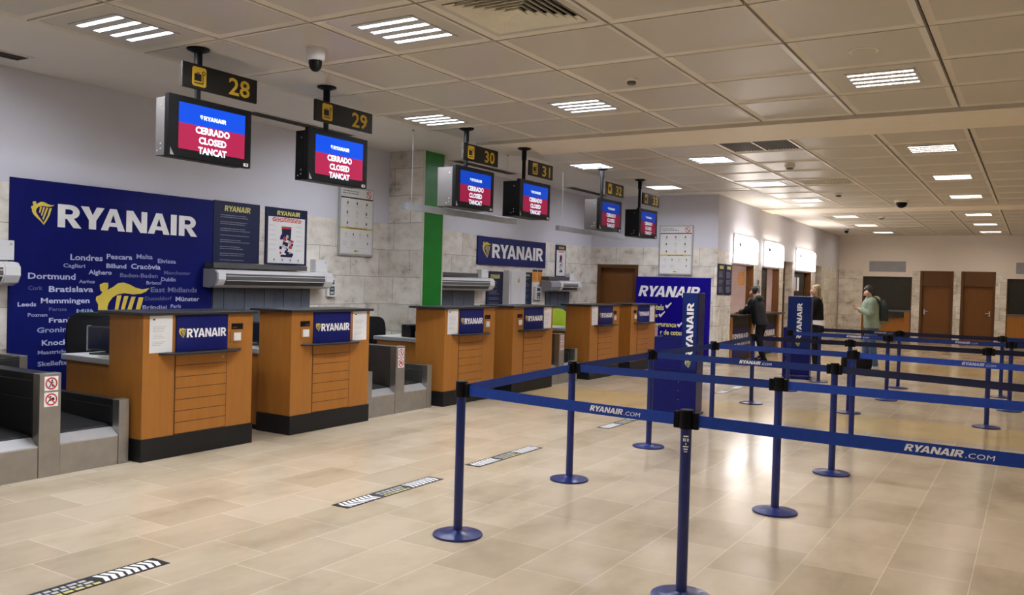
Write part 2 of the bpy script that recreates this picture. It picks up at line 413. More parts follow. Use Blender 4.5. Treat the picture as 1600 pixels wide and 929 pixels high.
def pan(mb, x0, x1, y0, y1, m, g=.012, hole=None):
    """bevelled pan, face down; optional central square hole of half-size"""
    e = .05
    o = [(x0+g, y0+g), (x1-g, y0+g), (x1-g, y1-g), (x0+g, y1-g)]
    i = [(x0+g+e, y0+g+e), (x1-g-e, y0+g+e), (x1-g-e, y1-g-e), (x0+g+e, y1-g-e)]
    vs = [(a, b, ZC+.05) for a, b in o] + [(a, b, ZC-.002) for a, b in o] + [(a, b, ZC+.010) for a, b in i]
    fs = [(k, 4+k, 4+(k+1) % 4, (k+1) % 4) for k in range(4)] + [(4+k, 8+k, 8+(k+1) % 4, 4+(k+1) % 4) for k in range(4)]
    mb.add(vs, fs, 'ceiling_edge'); fs = []
    if hole is None: fs.append((11, 10, 9, 8))
    else:
        hx, hy = hole; cx, cy = (x0+x1)/2, (y0+y1)/2
        h = [(cx-hx, cy-hy), (cx+hx, cy-hy), (cx+hx, cy+hy), (cx-hx, cy+hy)]
        vs += [(a, b, ZC+.010) for a, b in h]
        fs += [(8+k, 12+k, 12+(k+1) % 4, 8+(k+1) % 4) for k in range(4)]
    mb.add(vs, fs, m)
mb = MB()
for s in range(3):
    ys = sec[s][0]
    for k in range(-6, 6):
        if s == 2 and k > 3 or (s == 1 and k > 3 and False): continue
        for r in range(len(ys)-1):
            if (k, s, r) in holes: continue
            if k > 3 and ys[r] > 16.6: continue
            pan(mb, *pan_bounds(k, s, r), 'ceiling_metal')
mb.box(-8.7, XR, YB-.3, YF+.3, ZC+.14, ZC+.3, 'void_dark')
struct(mb, 'ceiling')
struct(MB().box(XW, -6.68, YB, YE, ZC+.01, ZC+.13, 'paint_soffit'), 'trim_1')
mb = MB(); mb.box(-6.68, XR, 9.88, 10.92, ZC-.03, ZC+.13, 'paint_beam'); struct(mb, 'trim_2')
mb = MB(); mb.box(-6.2, XR, 20.42, 21.5, ZC-.03, ZC+.13, 'paint_beam'); struct(mb, 'trim_3')
mb = MB(); mb.box(-6.2, -4.71, 16.55, 20.42, ZC, ZC+.13, 'paint_soffit'); mb.box(-6.2, -4.71, 21.5, YF, ZC, ZC+.13, 'paint_soffit')
mb.box(-6.68, -6.2, 16.55, 17.2, ZC, ZC+.13, 'paint_soffit'); struct(mb, 'trim_4')
# stone pier with a green face panel
struct(MB().box(XW, -7.75, 10.1, 10.62, 0, ZC+.01, 'travertine'), 'trim_5')
pn = thing('green_panel', 'tall bright green panel covering the face of the stone pier', 'panel', (-7.75, 10.36, 0))
MB().box(.001, .018, -.235, .235, .02, 3.50, 'green_panel').build('face_sheet', pn)
mb = MB(); mb.box(.0, .024, -.26, -.235, .02, 3.5, 'panel_edge'); mb.box(.0, .024, .235, .26, .02, 3.5, 'panel_edge'); mb.build('edge_strip', pn)

# ------------------------------------------------------------------ recessed ceiling things
LLAB = {(5, 0, 7): 'recessed ceiling light with four tubes above the counter 28 sign, nearest the left wall', (3, 0, 8): 'recessed four tube ceiling light beside the square air diffuser and the dome camera',
        (5, 0, 11): 'recessed four tube ceiling light just before the counter 30 sign', (3, 0, 11): 'recessed four tube ceiling light midway along the near ceiling, before the cream beam',
        (0, 0, 11): 'large louvred ceiling light at upper right next to the round speaker', (5, 1, 1): 'recessed ceiling light beyond the first beam, just before the counter 32 sign',
        (3, 1, 1): 'recessed ceiling light left of the wide return air grille beyond the first beam', (0, 1, 1): 'louvred ceiling light at right, first one behind the near cream beam',
        (5, 1, 4): 'bright recessed ceiling light directly behind the counter 33 sign', (3, 1, 4): 'glaring recessed ceiling light left of the slotted diffuser, beyond the grille',
        (0, 1, 4): 'louvred ceiling light at right, second one behind the near cream beam', (3, 1, 7): 'glaring recessed ceiling light near the lit wall, just before the far beam', (0, 1, 7): 'louvred ceiling light at right, third one, just before the far cream beam',
        (3, 2, 1): 'dim recessed ceiling light near the lit wall, first behind the far beam', (0, 2, 1): 'louvred ceiling light at right, first one behind the far cream beam',
        (3, 2, 4): 'recessed ceiling light near the lit wall, second behind the far beam', (0, 2, 4): 'louvred ceiling light at right, second one behind the far cream beam',
        (3, 2, 7): 'recessed ceiling light near the lit wall, closest to the back wall', (0, 2, 7): 'louvred ceiling light at right, closest to the back wall'}
def ceiling_light(key):
    k, s, r = key; x0, x1, y0, y1 = pan_bounds(k, s, r); cx, cy = (x0+x1)/2, (y0+y1)/2
    t = thing('ceiling_light', LLAB.get(key, 'recessed ceiling light added outside the picture to light the hall'), 'ceiling light', (cx, cy, ZC), 0, 'recessed ceiling lights')
    mb = MB(); pan(mb, x0, x1, y0, y1, 'ceiling_metal', hole=(.29, .29)); mb.v = [(a-cx, b-cy, c-ZC) for a, b, c in mb.v]
    mb.build('frame', t)
    mb = MB(); h = .29; hw = .027
    edges = [-h]+[e for j in range(4) for e in (-.2175+.145*j-hw, -.2175+.145*j+hw)]+[h]
    for j in range(0, 10, 2): mb.box(-h, h, edges[j], edges[j+1], .004, .075, 'reflector')
    mb.box(-h, -.268, -h, h, .006, .075, 'reflector'); mb.box(.268, h, -h, h, .006, .075, 'reflector'); mb.box(-h, h, -h, h, .075, .08, 'white_plastic')
    mb.build('slotted_tray', t)
    for j in range(4):
        q = MB(); y = -.2175+.145*j
        q.cyl((-.265, y, .028), (.265, y, .028), .0165, 'tube_warm' if (k <= 0 or s == 2) else 'tube_light_far' if s == 1 else 'tube_light', seg=12); q.build('tube', t, smooth=40)
    if k <= 0:
        q = MB()
        for j in range(13): q.box(-.27+.045*j-.002, -.27+.045*j+.002, -.28, .28, .0, .012, 'reflector')
        q.build('louvre', t)
for key, kd in holes.items():
    if kd == 'l': ceiling_light(key)
def cloc(key):
    x0, x1, y0, y1 = pan_bounds(*key); return x0, x1, y0, y1, (x0+x1)/2, (y0+y1)/2
# square stepped diffuser
x0, x1, y0, y1, cx, cy = cloc((2, 0, 8))
t = thing('air_diffuser', 'square cream air diffuser with stepped blades at the top of the ceiling', 'air vent', (cx, cy, ZC))
mb = MB(); pan(mb, x0, x1, y0, y1, 'ceiling_metal', hole=(.38, .38)); mb.v = [(a-cx, b-cy, c-ZC) for a, b, c in mb.v]; mb.build('frame', t)
mb = MB(); mb.box(-.38, .38, -.38, .38, .12, .125, 'void_dark'); mb.build('backing', t)
for j in range(7):
    r = .375-.052*j; mb = MB(); e = .034; zz = .002
    vs = []
    for q, z in ((r, zz), (r-e, zz+.036)):
        vs += [(-q, -q, z), (q, -q, z), (q, q, z), (-q, q, z)]
    vs += [(a, b, c+.004) for a, b, c in vs]
    fs = []
    for i in range(4):
        k2 = (i+1) % 4
        fs += [(i, k2, 4+k2, 4+i), (8+i, 12+i, 12+k2, 8+k2), (i, 8+i, 8+k2, k2), (4+i, 4+k2, 12+k2, 12+i)]
    mb.add(vs, fs, 'vent_cream'); mb.build('blade', t)
# linear grilles
def grille(key, name, label, blades, m, hx, hy, along='y'):
    x0, x1, y0, y1, cx, cy = cloc(key)
    t = thing(name, label, 'air vent', (cx, cy, ZC))
    mb = MB(); pan(mb, x0, x1, y0, y1, 'ceiling_metal', hole=(hx, hy)); mb.v = [(a-cx, b-cy, c-ZC) for a, b, c in mb.v]; mb.build('frame', t)
    MB().box(-hx, hx, -hy, hy, .1, .105, 'void_dark').build('backing', t)
    for j in range(blades):
        q = MB(); x = -hx + 2*hx*(j+.5)/blades
        q.add([(x-.012, -hy, .0), (x-.006, -hy, .0), (x+.022, -hy, .05), (x+.016, -hy, .05), (x-.012, hy, .0), (x-.006, hy, .0), (x+.022, hy, .05), (x+.016, hy, .05)],
              [(0, 1, 2, 3), (7, 6, 5, 4), (0, 4, 5, 1), (1, 5, 6, 2), (2, 6, 7, 3), (3, 7, 4, 0)], m); q.build('blade', t)
    return t
g1 = grille((2, 1, 0), 'return_grille', 'wide return air grille in two halves just beyond the first beam', 22, 'grille_grey', .44, .40)
MB().box(-.012, .012, -.4, .4, -.004, .03, 'vent_cream').build('centre_bar', g1)
grille((2, 1, 4), 'slot_diffuser', 'slotted ceiling diffuser with slanting blades beyond the return grille', 14, 'vent_cream', .42, .30)
grille((2, 2, 5), 'slot_diffuser', 'small slotted ceiling diffuser far down the hall past the second beam', 14, 'vent_cream', .42, .30)
def smoke(x, y, label, sc=1.0):
    t = thing('smoke_detector', label, 'smoke detector', (x, y, ZC+.010))
    MB().lathe([(.058*sc, 0), (.058*sc, -.022), (.05*sc, -.03)], 0, 0, 'vent_cream', 20).build('base', t, smooth=40)
    MB().lathe([(.042*sc, -.03), (.04*sc, -.055), (.025*sc, -.062)], 0, 0, 'grille_grey', 20).build('sensor', t, smooth=40)
smoke(-3.25, 7.34, 'small round smoke detector on the near ceiling, right of the four tube lights')
smoke(-3.3, 13.52, 'smoke detector on the ceiling between return grille and slotted diffuser', 1.3)
smoke(-3.37, 17.7, 'smoke detector on the ceiling just beyond the slotted diffuser', 1.3)
smoke(-3.4, 23.4, 'smoke detector on the far ceiling behind the second beam', 1.3)
t = thing('ceiling_speaker', 'round flush ceiling speaker above the large louvred light', 'speaker', (-1.23, 7.26, ZC+.010))
MB().lathe([(.11, 0), (.11, -.006), (.098, -.008)], 0, 0, 'vent_cream', 32).build('rim', t, smooth=40)
MB().lathe([(.095, -.003), (.095, -.011), (.05, -.013)], 0, 0, 'ceiling_metal', 32).build('mesh_cover', t, smooth=40)
t = thing('dome_camera', 'white dome security camera hanging from the ceiling above counter 29', 'security camera', (-5.22, 5.29, ZC+.010))
MB().lathe([(.078, 0), (.078, -.085), (.07, -.10), (.05, -.103)], 0, 0, 'white_plastic', 28).build('housing', t, smooth=40)
MB().lathe([(.055, -.095), (.056, -.125), (.048, -.16), (.03, -.185), (.008, -.193)], 0, 0, 'black_plastic', 24).build('dome', t, smooth=60)
t = thing('dome_camera', 'small black dome camera on the ceiling just before the far beam', 'security camera', (-2.43, 19.3, ZC+.010))
MB().lathe([(.14, 0), (.14, -.03), (.12, -.045)], 0, 0, 'vent_cream', 24).build('housing', t, smooth=40)
MB().lathe([(.11, -.04), (.11, -.08), (.08, -.13), (.03, -.155)], 0, 0, 'black_plastic', 24).build('dome', t, smooth=60)
t = thing('dome_camera', 'tiny dark camera at the far end of the glowing ceiling strip', 'security camera', (-4.95, 27.4, ZC))
MB().lathe([(.08, 0), (.08, -.04), (.06, -.06)], 0, 0, 'grey_plastic', 20).build('housing', t, smooth=40)
MB().lathe([(.06, -.055), (.055, -.11), (.02, -.14)], 0, 0, 'black_plastic', 20).build('dome', t, smooth=60)
# slot diffusers in the soffit
for i, (ya, yb, lab) in enumerate(((2.6, 4.38, 'dark slot air outlet in the white soffit at the upper left corner'), (6.95, 8.75, 'long slot air outlet in the soffit behind the counter 29 sign'),
                                   (11.15, 12.95, 'long slot air outlet in the soffit behind the counter 30 sign'), (15.0, 16.75, 'long slot air outlet in the soffit behind the counter 32 sign'))):
    t = thing('slot_outlet', lab, 'air vent', (-7.93, (ya+yb)/2, ZC+.01), 0, 'slot outlets in the soffit'); L = (yb-ya)/2
    mb = MB(); mb.box(-.13, -.105, -L, L, -.012, 0, 'paint_soffit'); mb.box(.105, .13, -L, L, -.012, 0, 'paint_soffit'); mb.box(-.105, .105, -L, -L+.025, -.012, 0, 'paint_soffit'); mb.box(-.105, .105, L-.025, L, -.012, 0, 'paint_soffit'); mb.build('frame', t)
    mb = MB(); mb.box(-.105, .105, -L+.025, L-.025, -.003, 0, 'void_dark')
    mb.build('opening', t)
    for j in range(4):
        MB().box(-.085+.052*j, -.079+.052*j, -L+.025, L-.025, -.012, -.003, 'grille_grey').build('blade', t)

# ------------------------------------------------------------------ hanging check-in displays
def overhead_display(num, yc, po0, po1, pole, zt, deep, side_m, ZC=3.5, lv=''):
    """yc: monitor centre; po0/po1: number panel; pole: pole offset"""
    t = thing('check_in_display', 'ceiling hung closed check-in monitor under the black sign numbered %s' % num, 'display', (-6.1, yc, 0), 0, 'hanging check-in displays')
    mb = MB(); mb.lathe([(.095, ZC+.008), (.095, ZC-.004), (.07, ZC-.014), (.03, ZC-.03)], -.05, pole, 'black_plastic', 28); mb.build('ceiling_flange', t, smooth=40)
    mb = MB(); mb.cyl((-.05, pole, zt+.0), (-.05, pole, ZC), .026, 'black_plastic'); mb.cyl((-.05, pole, ZC-.16), (-.05, pole, ZC-.02), .034, 'black_plastic'); mb.build('pole', t, smooth=40)
    zp = zt+.08; ph = .21
    p = MB().box(-.075 if pole > po0 else -.04, -.05 if pole > po0 else -.02, po0, po1, zp, zp+ph, 'sign_black').build('number_panel', t, bevel=.003)
    n0 = -.0492 if pole > po0 else -.0192
    mb = MB(); mb.box(n0-.001, n0+.022 if pole > po0 else n0+.004, po0+.0, po0+.0005, zp, zp+.0005, 'sign_black')
    fx = (.0-.02) if pole > po0 else n0
    # when the pole stands inside the panel's width, the panel is in front of it
    if pole > po0:
        p.location.x = .045; fx = n0+.045
    pc = MB(); a = po0+.095; b = a+.145; v0 = zp+.025; v1 = zp+ph-.022; r = .014
    pts = [(a+r, v0), (b-r, v0), (b, v0+r), (b, v1-r), (b-r, v1), (a+r, v1), (a, v1-r), (a, v0+r)]
    pc.poly(fx+.0012, pts, 'sign_yellow')
    pc.rect(fx+.002, a+.022, a+.095, v0+.045, v0+.105, 'sign_black')            # case
    for q in ((a+.045, a+.05), (a+.067, a+.072)): pc.rect(fx+.002, q[0], q[1], v0+.105, v0+.118, 'sign_black')
    pc.rect(fx+.002, a+.045, a+.072, v0+.114, v0+.119, 'sign_black')
    pc.rect(fx+.002, a+.022, a+.11, v0+.022, v0+.032, 'sign_black'); pc.rect(fx+.002, a+.106, a+.114, v0+.022, v0+.10, 'sign_black')
    pc.disc(fx+.002, a+.116, v0+.118, .018, 'sign_black', .010, seg=16); pc.build('pictogram', t)
    nm = MB(); text(nm, num, (fx+.0014, po1-.085, zp+.03), UY, UZ, .145, 'sign_yellow', w=.235, bold=.018, align='r'); nm.build('numeral', t)
    # monitor
    W = .435; z0 = zt-.515; z1 = zt
    MB().box(-.05, 0, -W, W, z0, z1, 'black_plastic').build('bezel', t, bevel=.006)
    hs = MB(); hs.box(-.05-deep, -.048, -W+.0, W-.05, z0+.004, z1-.03, side_m)
    hs.build('rear_housing', t, bevel=.004)
    sc = MB()
    for q in (z0+.06, z0+.10, z1-.10): sc.cyl((-.09, -W-.004, q), (-.09, -W+.002, q), .007, 'alu', seg=10)
    sc.cyl((-.13, -W-.004, z0+.045), (-.13, -W+.002, z0+.045), .007, 'alu', seg=10)
    sc.build('screw_heads', t)
    s = MB(); u0, u1, v0, v1 = -.335, .36, z0+.075, z1-.055; vm = v0+.56*(v1-v0)
    s.rect(.0012, u0, u1, vm, v1, 'screen_blue'+lv); s.rect(.0012, u0, u1, v0, vm, 'screen_red'+lv); scr = s.build('screen', t)
    lt = MB(); brand(lt, (.0022, -.085, vm+.055), UY, UZ, .036, .235, 'screen_text'+lv); lt.build('brand_lettering', scr)
    lt = MB(); put(lt, HARP, (.0022, -.124, vm+.055), UY, UZ, 'screen_text'+lv, 0, .034, .036); lt.build('emblem', scr)
    hgt = vm-v0
    for q, (wd, ww) in enumerate((('CERRADO', .36), ('CLOSED', .29), ('TANCAT', .30))):
        lt = MB(); text(lt, wd, (.0022, .012, vm-.063-.0845*q), UY, UZ, .056, 'screen_text'+lv, w=ww, bold=.04, align='c'); lt.build('status_lettering', scr)
    k = MB(); k.poly(.0015, [(-W+.022, z0+.012), (-W+.06, z0+.012), (-W+.022, z0+.075)], 'alu'); k.rect(.0015, W-.085, W-.03, z0+.012, z0+.04, 'white_print'); k.rect(.0022, W-.06, W-.045, z0+.018, z0+.034, 'black_print'); k.build('sticker', t)
    return t
overhead_display('28', 4.965, -.305, .495, -.115, 3.075, .11, 'housing_grey')
overhead_display('29', 6.545, -.345, .505, -.145, 3.06, .12, 'black_plastic')
overhead_display('30', 9.035, -.275, .525, -.155, 3.025, .22, 'housing_grey', lv='_b')
overhead_display('31', 10.56, -.16, .53, -.255, 3.03, .22, 'black_plastic', 3.462, '_b')
overhead_display('32', 13.09, -.18, .54, -.27, 3.02, .22, 'housing_grey', lv='_c')
overhead_display('33', 14.715, -.245, .555, -.32, 3.0, .22, 'black_plastic', lv='_c')

# ------------------------------------------------------------------ suspended strip lamps
for ya, yb, lab in ((8.55, 11.25, 'long aluminium strip lamp hung on wires by the green panel'), (12.62, 15.32, 'long aluminium strip lamp hung on wires before counter 32')):
    t = thing('pendant_lamp', lab, 'pendant lamp', (-6.85, (ya+yb)/2, 2.52), 0, 'strip lamps hung on wires'); L = (yb-ya)/2
    MB().box(-.035, .035, -L, L, -.035, .05, 'lamp_body').build('body', t, bevel=.004)
    MB().box(-.025, .025, -L+.02, L-.02, -.036, -.029, 'lamp_white').build('diffuser', t)
    for y in (-L+.15, L-.25):
        q = MB(); q.cyl((0, y, .045), (0, y, ZC-2.52+.005), .003, 'alu', seg=6); q.cyl((0, y, ZC-2.52-.01), (0, y, ZC-2.52+.008), .018, 'alu', seg=12); q.build('wire', t)

# ------------------------------------------------------------------ check-in desks
DX = -6.37
def check_in_desk(flip):
    """origin: middle of the front, on the floor; front faces +X; flip mirrors left and right"""
    f = -1 if flip else 1
    t = thing('check_in_desk', '', 'desk', (0, 0, 0), 0, 'check-in desks')
    def B(mb, x0, x1, u0, u1, z0, z1, m): return mb.box(x0, x1, min(f*u0, f*u1), max(f*u0, f*u1), z0, z1, m)
    mb = MB(); B(mb, -.46, .0, -.59, .59, .19, 1.235, 'desk_wood'); B(mb, -.455, -.45, -.56, .56, .2, 1.2, 'groove_dark')
    for u in (-.272, .286): B(mb, .0, .0012, u-.003, u+.003, .19, 1.235, 'groove_dark')
    mb.build('carcass', t, bevel=.002)
    mb = MB(); B(mb, -.47, .012, -.60, .60, 0, .19, 'plinth_dark'); mb.build('plinth', t, bevel=.003)
    mb = MB(); mb.prism([(-.53, -.66), (-.53, .66), (.035, .625), (.035, -.625)], 'z', 1.235, 1.262, 'counter_top'); mb.build('counter_top', t, bevel=.006)
    for j in range(7):
        mb = MB(); z0 = .195+.0995*j; B(mb, .0, .0045, -.266, .281, z0+.003, z0+.0965, 'desk_wood'); mb.build('front_slat', t)
    mb = MB(); B(mb, .0, .002, -.268, .283, .19, .895, 'groove_dark'); mb.build('slat_backing', t)
    mb = MB(); mb.cyl((.004, f*.235, .845), (.011, f*.235, .845), .007, 'alu', seg=12); mb.build('lock', t)
    mb = MB(); B(mb, .0, .012, -.268, .285, .915, 1.233, 'brand_blue'); nb = mb.build('name_board', t, bevel=.002)
    lu = -.165 if not flip else -.18
    lt = MB(); brand(lt, (.0132, lu, 1.035), UY, UZ, .078, .43); lt.build('lettering', nb)
    lt = MB(); put(lt, HARP, (.0132, lu-.082, 1.033), UY, UZ, 'brand_yellow', 0, .08, .082); lt.build('emblem', nb)
    mb = MB(); mb.prism([(.0, f*-.44), (.115, f*-.30), (.13, f*0), (.115, f*.30), (.0, f*.46)] if not flip else [(.0, f*.46), (.115, f*.30), (.13, 0), (.115, f*-.30), (.0, f*-.44)], 'z', .893, .912, 'counter_top'); mb.build('bag_shelf', t, bevel=.004)
    mb = MB(); B(mb, .0, .0015, .335, .47, 1.09, 1.145, 'black_plastic'); B(mb, .0015, .004, .345, .40, 1.10, 1.115, 'groove_dark'); mb.build('slot', t)
    mb = MB(); B(mb, .0, .006, .32, .47, .965, 1.075, 'desk_wood'); mb.build('outlet_plate', t, bevel=.002)
    mb = MB(); B(mb, .006, .014, .355, .44, .985, 1.06, 'white_plastic'); B(mb, .014, .0155, .372, .423, .998, 1.045, 'paper'); mb.build('outlet', t, bevel=.002)
    # operator's return desk behind, always at the same hand
    f = 1
    mb = MB(); B(mb, -1.12, -.455, -.57, .12, 0.05, .79, 'desk_wood'); B(mb, -1.12, -.455, .02, .12, .0, .05, 'plinth_dark'); B(mb, -1.12, -.455, -.57, -.5, 0, .05, 'plinth_dark'); mb.build('return_panel', t)
    mb = MB(); B(mb, -1.16, -.455, -.60, .16, .79, .835, 'grey_plastic'); B(mb, -1.155, -.46, -.595, .155, .835, .84, 'white_plastic'); mb.build('return_top', t, bevel=.003)
    return t
proto = {0: check_in_desk(False), 1: check_in_desk(True)}
DESK = [(5.12, 0, 'orange wood check-in desk nearest the camera, below the counter 28 sign'), (6.80, 1, 'orange wood check-in desk second from the left, below the counter 29 sign'),
        (9.42, 0, 'orange wood check-in desk below the counter 30 sign, beside the stainless baggage conveyor'), (11.08, 1, 'orange wood check-in desk below the counter 31 sign, behind the nearest blue belts'),
        (13.57, 0, 'orange wood check-in desk below the counter 32 sign, with lime chair behind'), (15.27, 1, 'orange wood check-in desk furthest away, below the counter 33 sign')]
used = set()
for y, fl, lab in DESK:
    if fl in used: d = copy_tree(proto[fl])
    else: d = proto[fl]; used.add(fl)
    d.location = (DX, y, 0); d['label'] = lab
    u0 = -.53 if not fl else .315
    mb = MB(); mb.box(.0012, .0028, u0, u0+.225, .915, 1.232, 'paper')
    dashes(mb, .0034, u0+.03, u0+.08, 1.205, 1, .02, .012, 'black_print'); dashes(mb, .0034, u0+.03, u0+.20, 1.14, 4, .014, .005, 'mid_text'); dashes(mb, .0034, u0+.03, u0+.19, 1.07, 3, .014, .004, 'mid_text'); dashes(mb, .0034, u0+.03, u0+.18, 1.01, 3, .014, .005, 'mid_text')
    k = mb.build('notice_sheet', None, loc=(DX, y, 0))
    tag(k, 'white printed notice taped to the front of the desk under sign %d' % (28+DESK.index((y, fl, lab))), 'notice', 'notices taped to the desks')

# ------------------------------------------------------------------ baggage conveyors between the desks
def prohibit(mb, n, u, v, s, kind):
    mb.rect(n, u-s, u+s, v-s, v+s, 'white_print')
    r = s*.86
    if kind == 0:
        mb.disc(n+.001, u+.1*s, v+.42*s, s*.13, 'black_print', seg=12)
        mb.poly(n+.001, [(u-.02*s, v+.3*s), (u+.2*s, v+.25*s), (u+.1*s, v-.1*s), (u-.12*s, v-.1*s)], 'black_print')
        mb.poly(n+.001, [(u-.1*s, v-.08*s), (u+.02*s, v-.08*s), (u-.25*s, v-.55*s), (u-.4*s, v-.5*s)], 'black_print'); mb.poly(n+.001, [(u, v-.08*s), (u+.12*s, v-.08*s), (u+.3*s, v-.5*s), (u+.18*s, v-.55*s)], 'black_print')
        mb.poly(n+.001, [(u+.1*s, v+.25*s), (u+.4*s, v+.05*s), (u+.36*s, v-.02*s), (u+.08*s, v+.12*s)], 'black_print')
    else:
        mb.disc(n+.001, u-.1*s, v+.4*s, s*.12, 'black_print', seg=12)
        mb.poly(n+.001, [(u-.35*s, v-.1*s), (u-.1*s, v+.25*s), (u+.1*s, v+.1*s), (u-.1*s, v-.25*s)], 'black_print')
        mb.disc(n+.001, u+.25*s, v+.05*s, s*.24, 'black_print', seg=12); mb.poly(n+.001, [(u-.4*s, v-.1*s), (u-.25*s, v-.15*s), (u-.45*s, v-.5*s), (u-.55*s, v-.42*s)], 'black_print')
    mb.disc(n+.002, u, v, r, 'red_print', r*.78, seg=28)
    d = r*.62
    mb.poly(n+.002, [(u-d-.06*s, v+d-.06*s), (u-d+.06*s, v+d+.06*s), (u+d+.06*s, v-d+.06*s), (u+d-.06*s, v-d-.06*s)], 'red_print')
def conveyor(label, y, dark, e0=.66, e1=.66, guards=(-1, 1)):
    """origin: front face of the tall post, floor level. belts either side"""
    t = thing('baggage_conveyor', label, 'conveyor', (-6.46, y, 0), 0, 'baggage conveyors between desks')
    pm = 'steel_black' if dark else 'steel_dark'; im = pm
    MB().box(-.09, 0, -.085, .085, 0, .80, 'steel').build('tall_post', t, bevel=.004)
    for v, q in ((.722, 0), (.598, 1)):
        mb = MB(); prohibit(mb, .0015, .005, v, .055, q); mb.build('warning_sticker', t)
    ext = {-1: e0, 1: e1}
    for s in guards:
        a, b = sorted((s*(ext[s]-.095), s*ext[s]))
        MB().box(-.09, 0, a, b, 0, .535, 'steel').build('low_post', t, bevel=.004)
    mb = MB(); mb.box(-1.10, -.09, -.075, .075, .30, .795, pm); mb.box(-1.10, -.115, -.079, .079, .33, .60, im); mb.box(-1.10, -.12, -.078, .078, .62, .74, pm)
    mb.build('divider', t, bevel=.003)
    for s in (-1, 1):
        if s in guards:
            a, b = sorted((s*(ext[s]-.085), s*(ext[s]-.01)))
            q = MB(); q.box(-1.10, -.09, a, b, .25, .53, pm)
            ii = sorted((s*(ext[s]-.09), s*(ext[s]-.083))); q.box(-1.10, -.12, ii[0], ii[1], .33, .47, im); q.build('side_guard', t, bevel=.003)
        a, b = sorted((s*.088, s*(ext[s]-(.098 if s in guards else 0))))
        q = MB(); q.box(-.05, -.005, a, b, .0, .235, 'steel'); q.build('fascia', t, bevel=.002)
        q = MB(); q.prism([(-.006, .235), (-.05, .235), (-.13, .30), (-.10, .305), (-.006, .245)], 'y', a, b, 'lip_steel'); q.build('front_lip', t)
        q = MB(); pts = [(-.12, .26), (-.115, .29), (-.13, .318), (-.16, .325), (-1.06, .37), (-1.08, .34), (-1.08, .26)]
        q.prism(pts, 'y', a+.005 if s > 0 else a+.005, b-.005, 'belt_rubber'); q.build('belt', t, smooth=35)
        q = MB(); q.box(-1.12, -.05, a, b, .0, .24, 'steel_dark'); q.build('bed', t)
    return t
conveyor('stainless baggage conveyor at the left edge, left of the desk under sign 28', 3.80, True, .6, .68)
conveyor('stainless baggage conveyor between the desks under signs 29 and 30', 8.075, False, .60, .635)
conveyor('stainless baggage conveyor between the desks under signs 31 and 32', 12.17, False, .42, .56, (1,))
conveyor('stainless baggage conveyor right of the furthest desk, below the blue poster', 16.17, False, .23, .56, (1,))
t = thing('transfer_conveyor', 'dark steel transfer belt housing beside the route poster at the left edge', 'conveyor', (-7.75, 3.55, 0))
mb = MB(); mb.box(-.58, .10, -1.0, .66, .40, .80, 'steel_black'); mb.box(-.58, .10, -1.0, .66, 0, .38, 'steel_dark'); mb.build('housing', t, bevel=.004)
MB().box(-.58, .11, .66, .73, 0, .83, 'steel').build('end_post', t, bevel=.004)
MB().box(-.58, .10, -1.0, .65, .80, .812, 'belt_rubber').build('belt', t)

# ------------------------------------------------------------------ operators' chairs and desk clutter
def chair(label, loc, rz, back_m, top=1.2, lime=False):
    t = thing('office_chair', label, 'chair', loc, rz, 'office chairs behind the desks')
    ex = .8 if lime else .5
    # backrest: rounded shell, front faces +X
    prof = []
    n = 9
    vs = []; fs = []
    def ring(x, k):
        r = []
        for i in range(24):
            a = 2*PI*i/24; c, s = math.cos(a), math.sin(a)
            y = .235*k*math.copysign(abs(c)**ex, c); z = .33*k*math.copysign(abs(s)**ex, s)
            wv = 1-.18*max(0, -z/.33)
            r.append((x - .06*(1-(y/.235)**2)*1 + .03, y*wv, top-.33+z))
        return r
    def pad(name, x0, x1, m):
        mb = MB(); rs = [ring(x0, .94), ring(x0+(x1-x0)*.3, 1), ring(x0+(x1-x0)*.7, 1), ring(x1, .94)]
        v = [p for r in rs for p in r]; f = []
        for k in range(3):
            for i in range(24): f.append((k*24+i, k*24+(i+1) % 24, (k+1)*24+(i+1) % 24, (k+1)*24+i))
        f += [list(range(24))[::-1], list(range(72, 96))]
        mb.add(v, f, m); return mb.build(name, t, smooth=50)
    pad('back_shell', -.05, .0, back_m)
    pad('back_cushion', .001, .055, 'lime' if lime else 'seat_green')
    mb = MB()
    pts = [(.24*math.copysign(abs(math.cos(2*PI*i/24))**.5, math.cos(2*PI*i/24))+.24, .24*math.copysign(abs(math.sin(2*PI*i/24))**.5, math.sin(2*PI*i/24))) for i in range(24)]
    mb.prism(pts, 'z', top-.72, top-.64, 'lime' if lime else 'seat_green'); mb.build('seat', t, bevel=.02, smooth=50)
    MB().box(-.055, -.02, -.035, .035, top-.75, top-.3, 'black_plastic').box(-.05, .22, -.035, .035, top-.765, top-.73, 'black_plastic').build('back_support', t, bevel=.006)
    MB().cyl((.22, 0, .09), (.22, 0, top-.725), .028, 'black_plastic').build('gas_column', t, smooth=40)
    for i in range(5):
        a = 2*PI*i/5+.3; ex, ey = .22+.29*math.cos(a), .29*math.sin(a)
        q = MB(); q.cyl((.22, 0, .11), (ex, ey, .075), .024, 'black_plastic', .014, 10); q.build('foot', t, smooth=40)
        q = MB(); q.cyl((ex, ey-.014, .03), (ex, ey+.014, .03), .03, 'black_plastic', seg=14); q.cyl((ex, ey, .03), (ex, ey, .085), .008, 'black_plastic', seg=8); q.build('castor', t, smooth=40)
    return t
chair('black backed office chair with green seat behind the desk under sign 28', (-7.78, 4.98, 0), math.radians(140), 'cloth_black', 1.2)
chair('black backed office chair half hidden behind the desk under sign 29', (-7.82, 9.08, 0), math.radians(150), 'cloth_black', 1.08)
chair('lime green backed office chair behind the desk under sign 32', (-7.95, 14.75, 0), math.radians(-60), 'lime', 1.12, True)
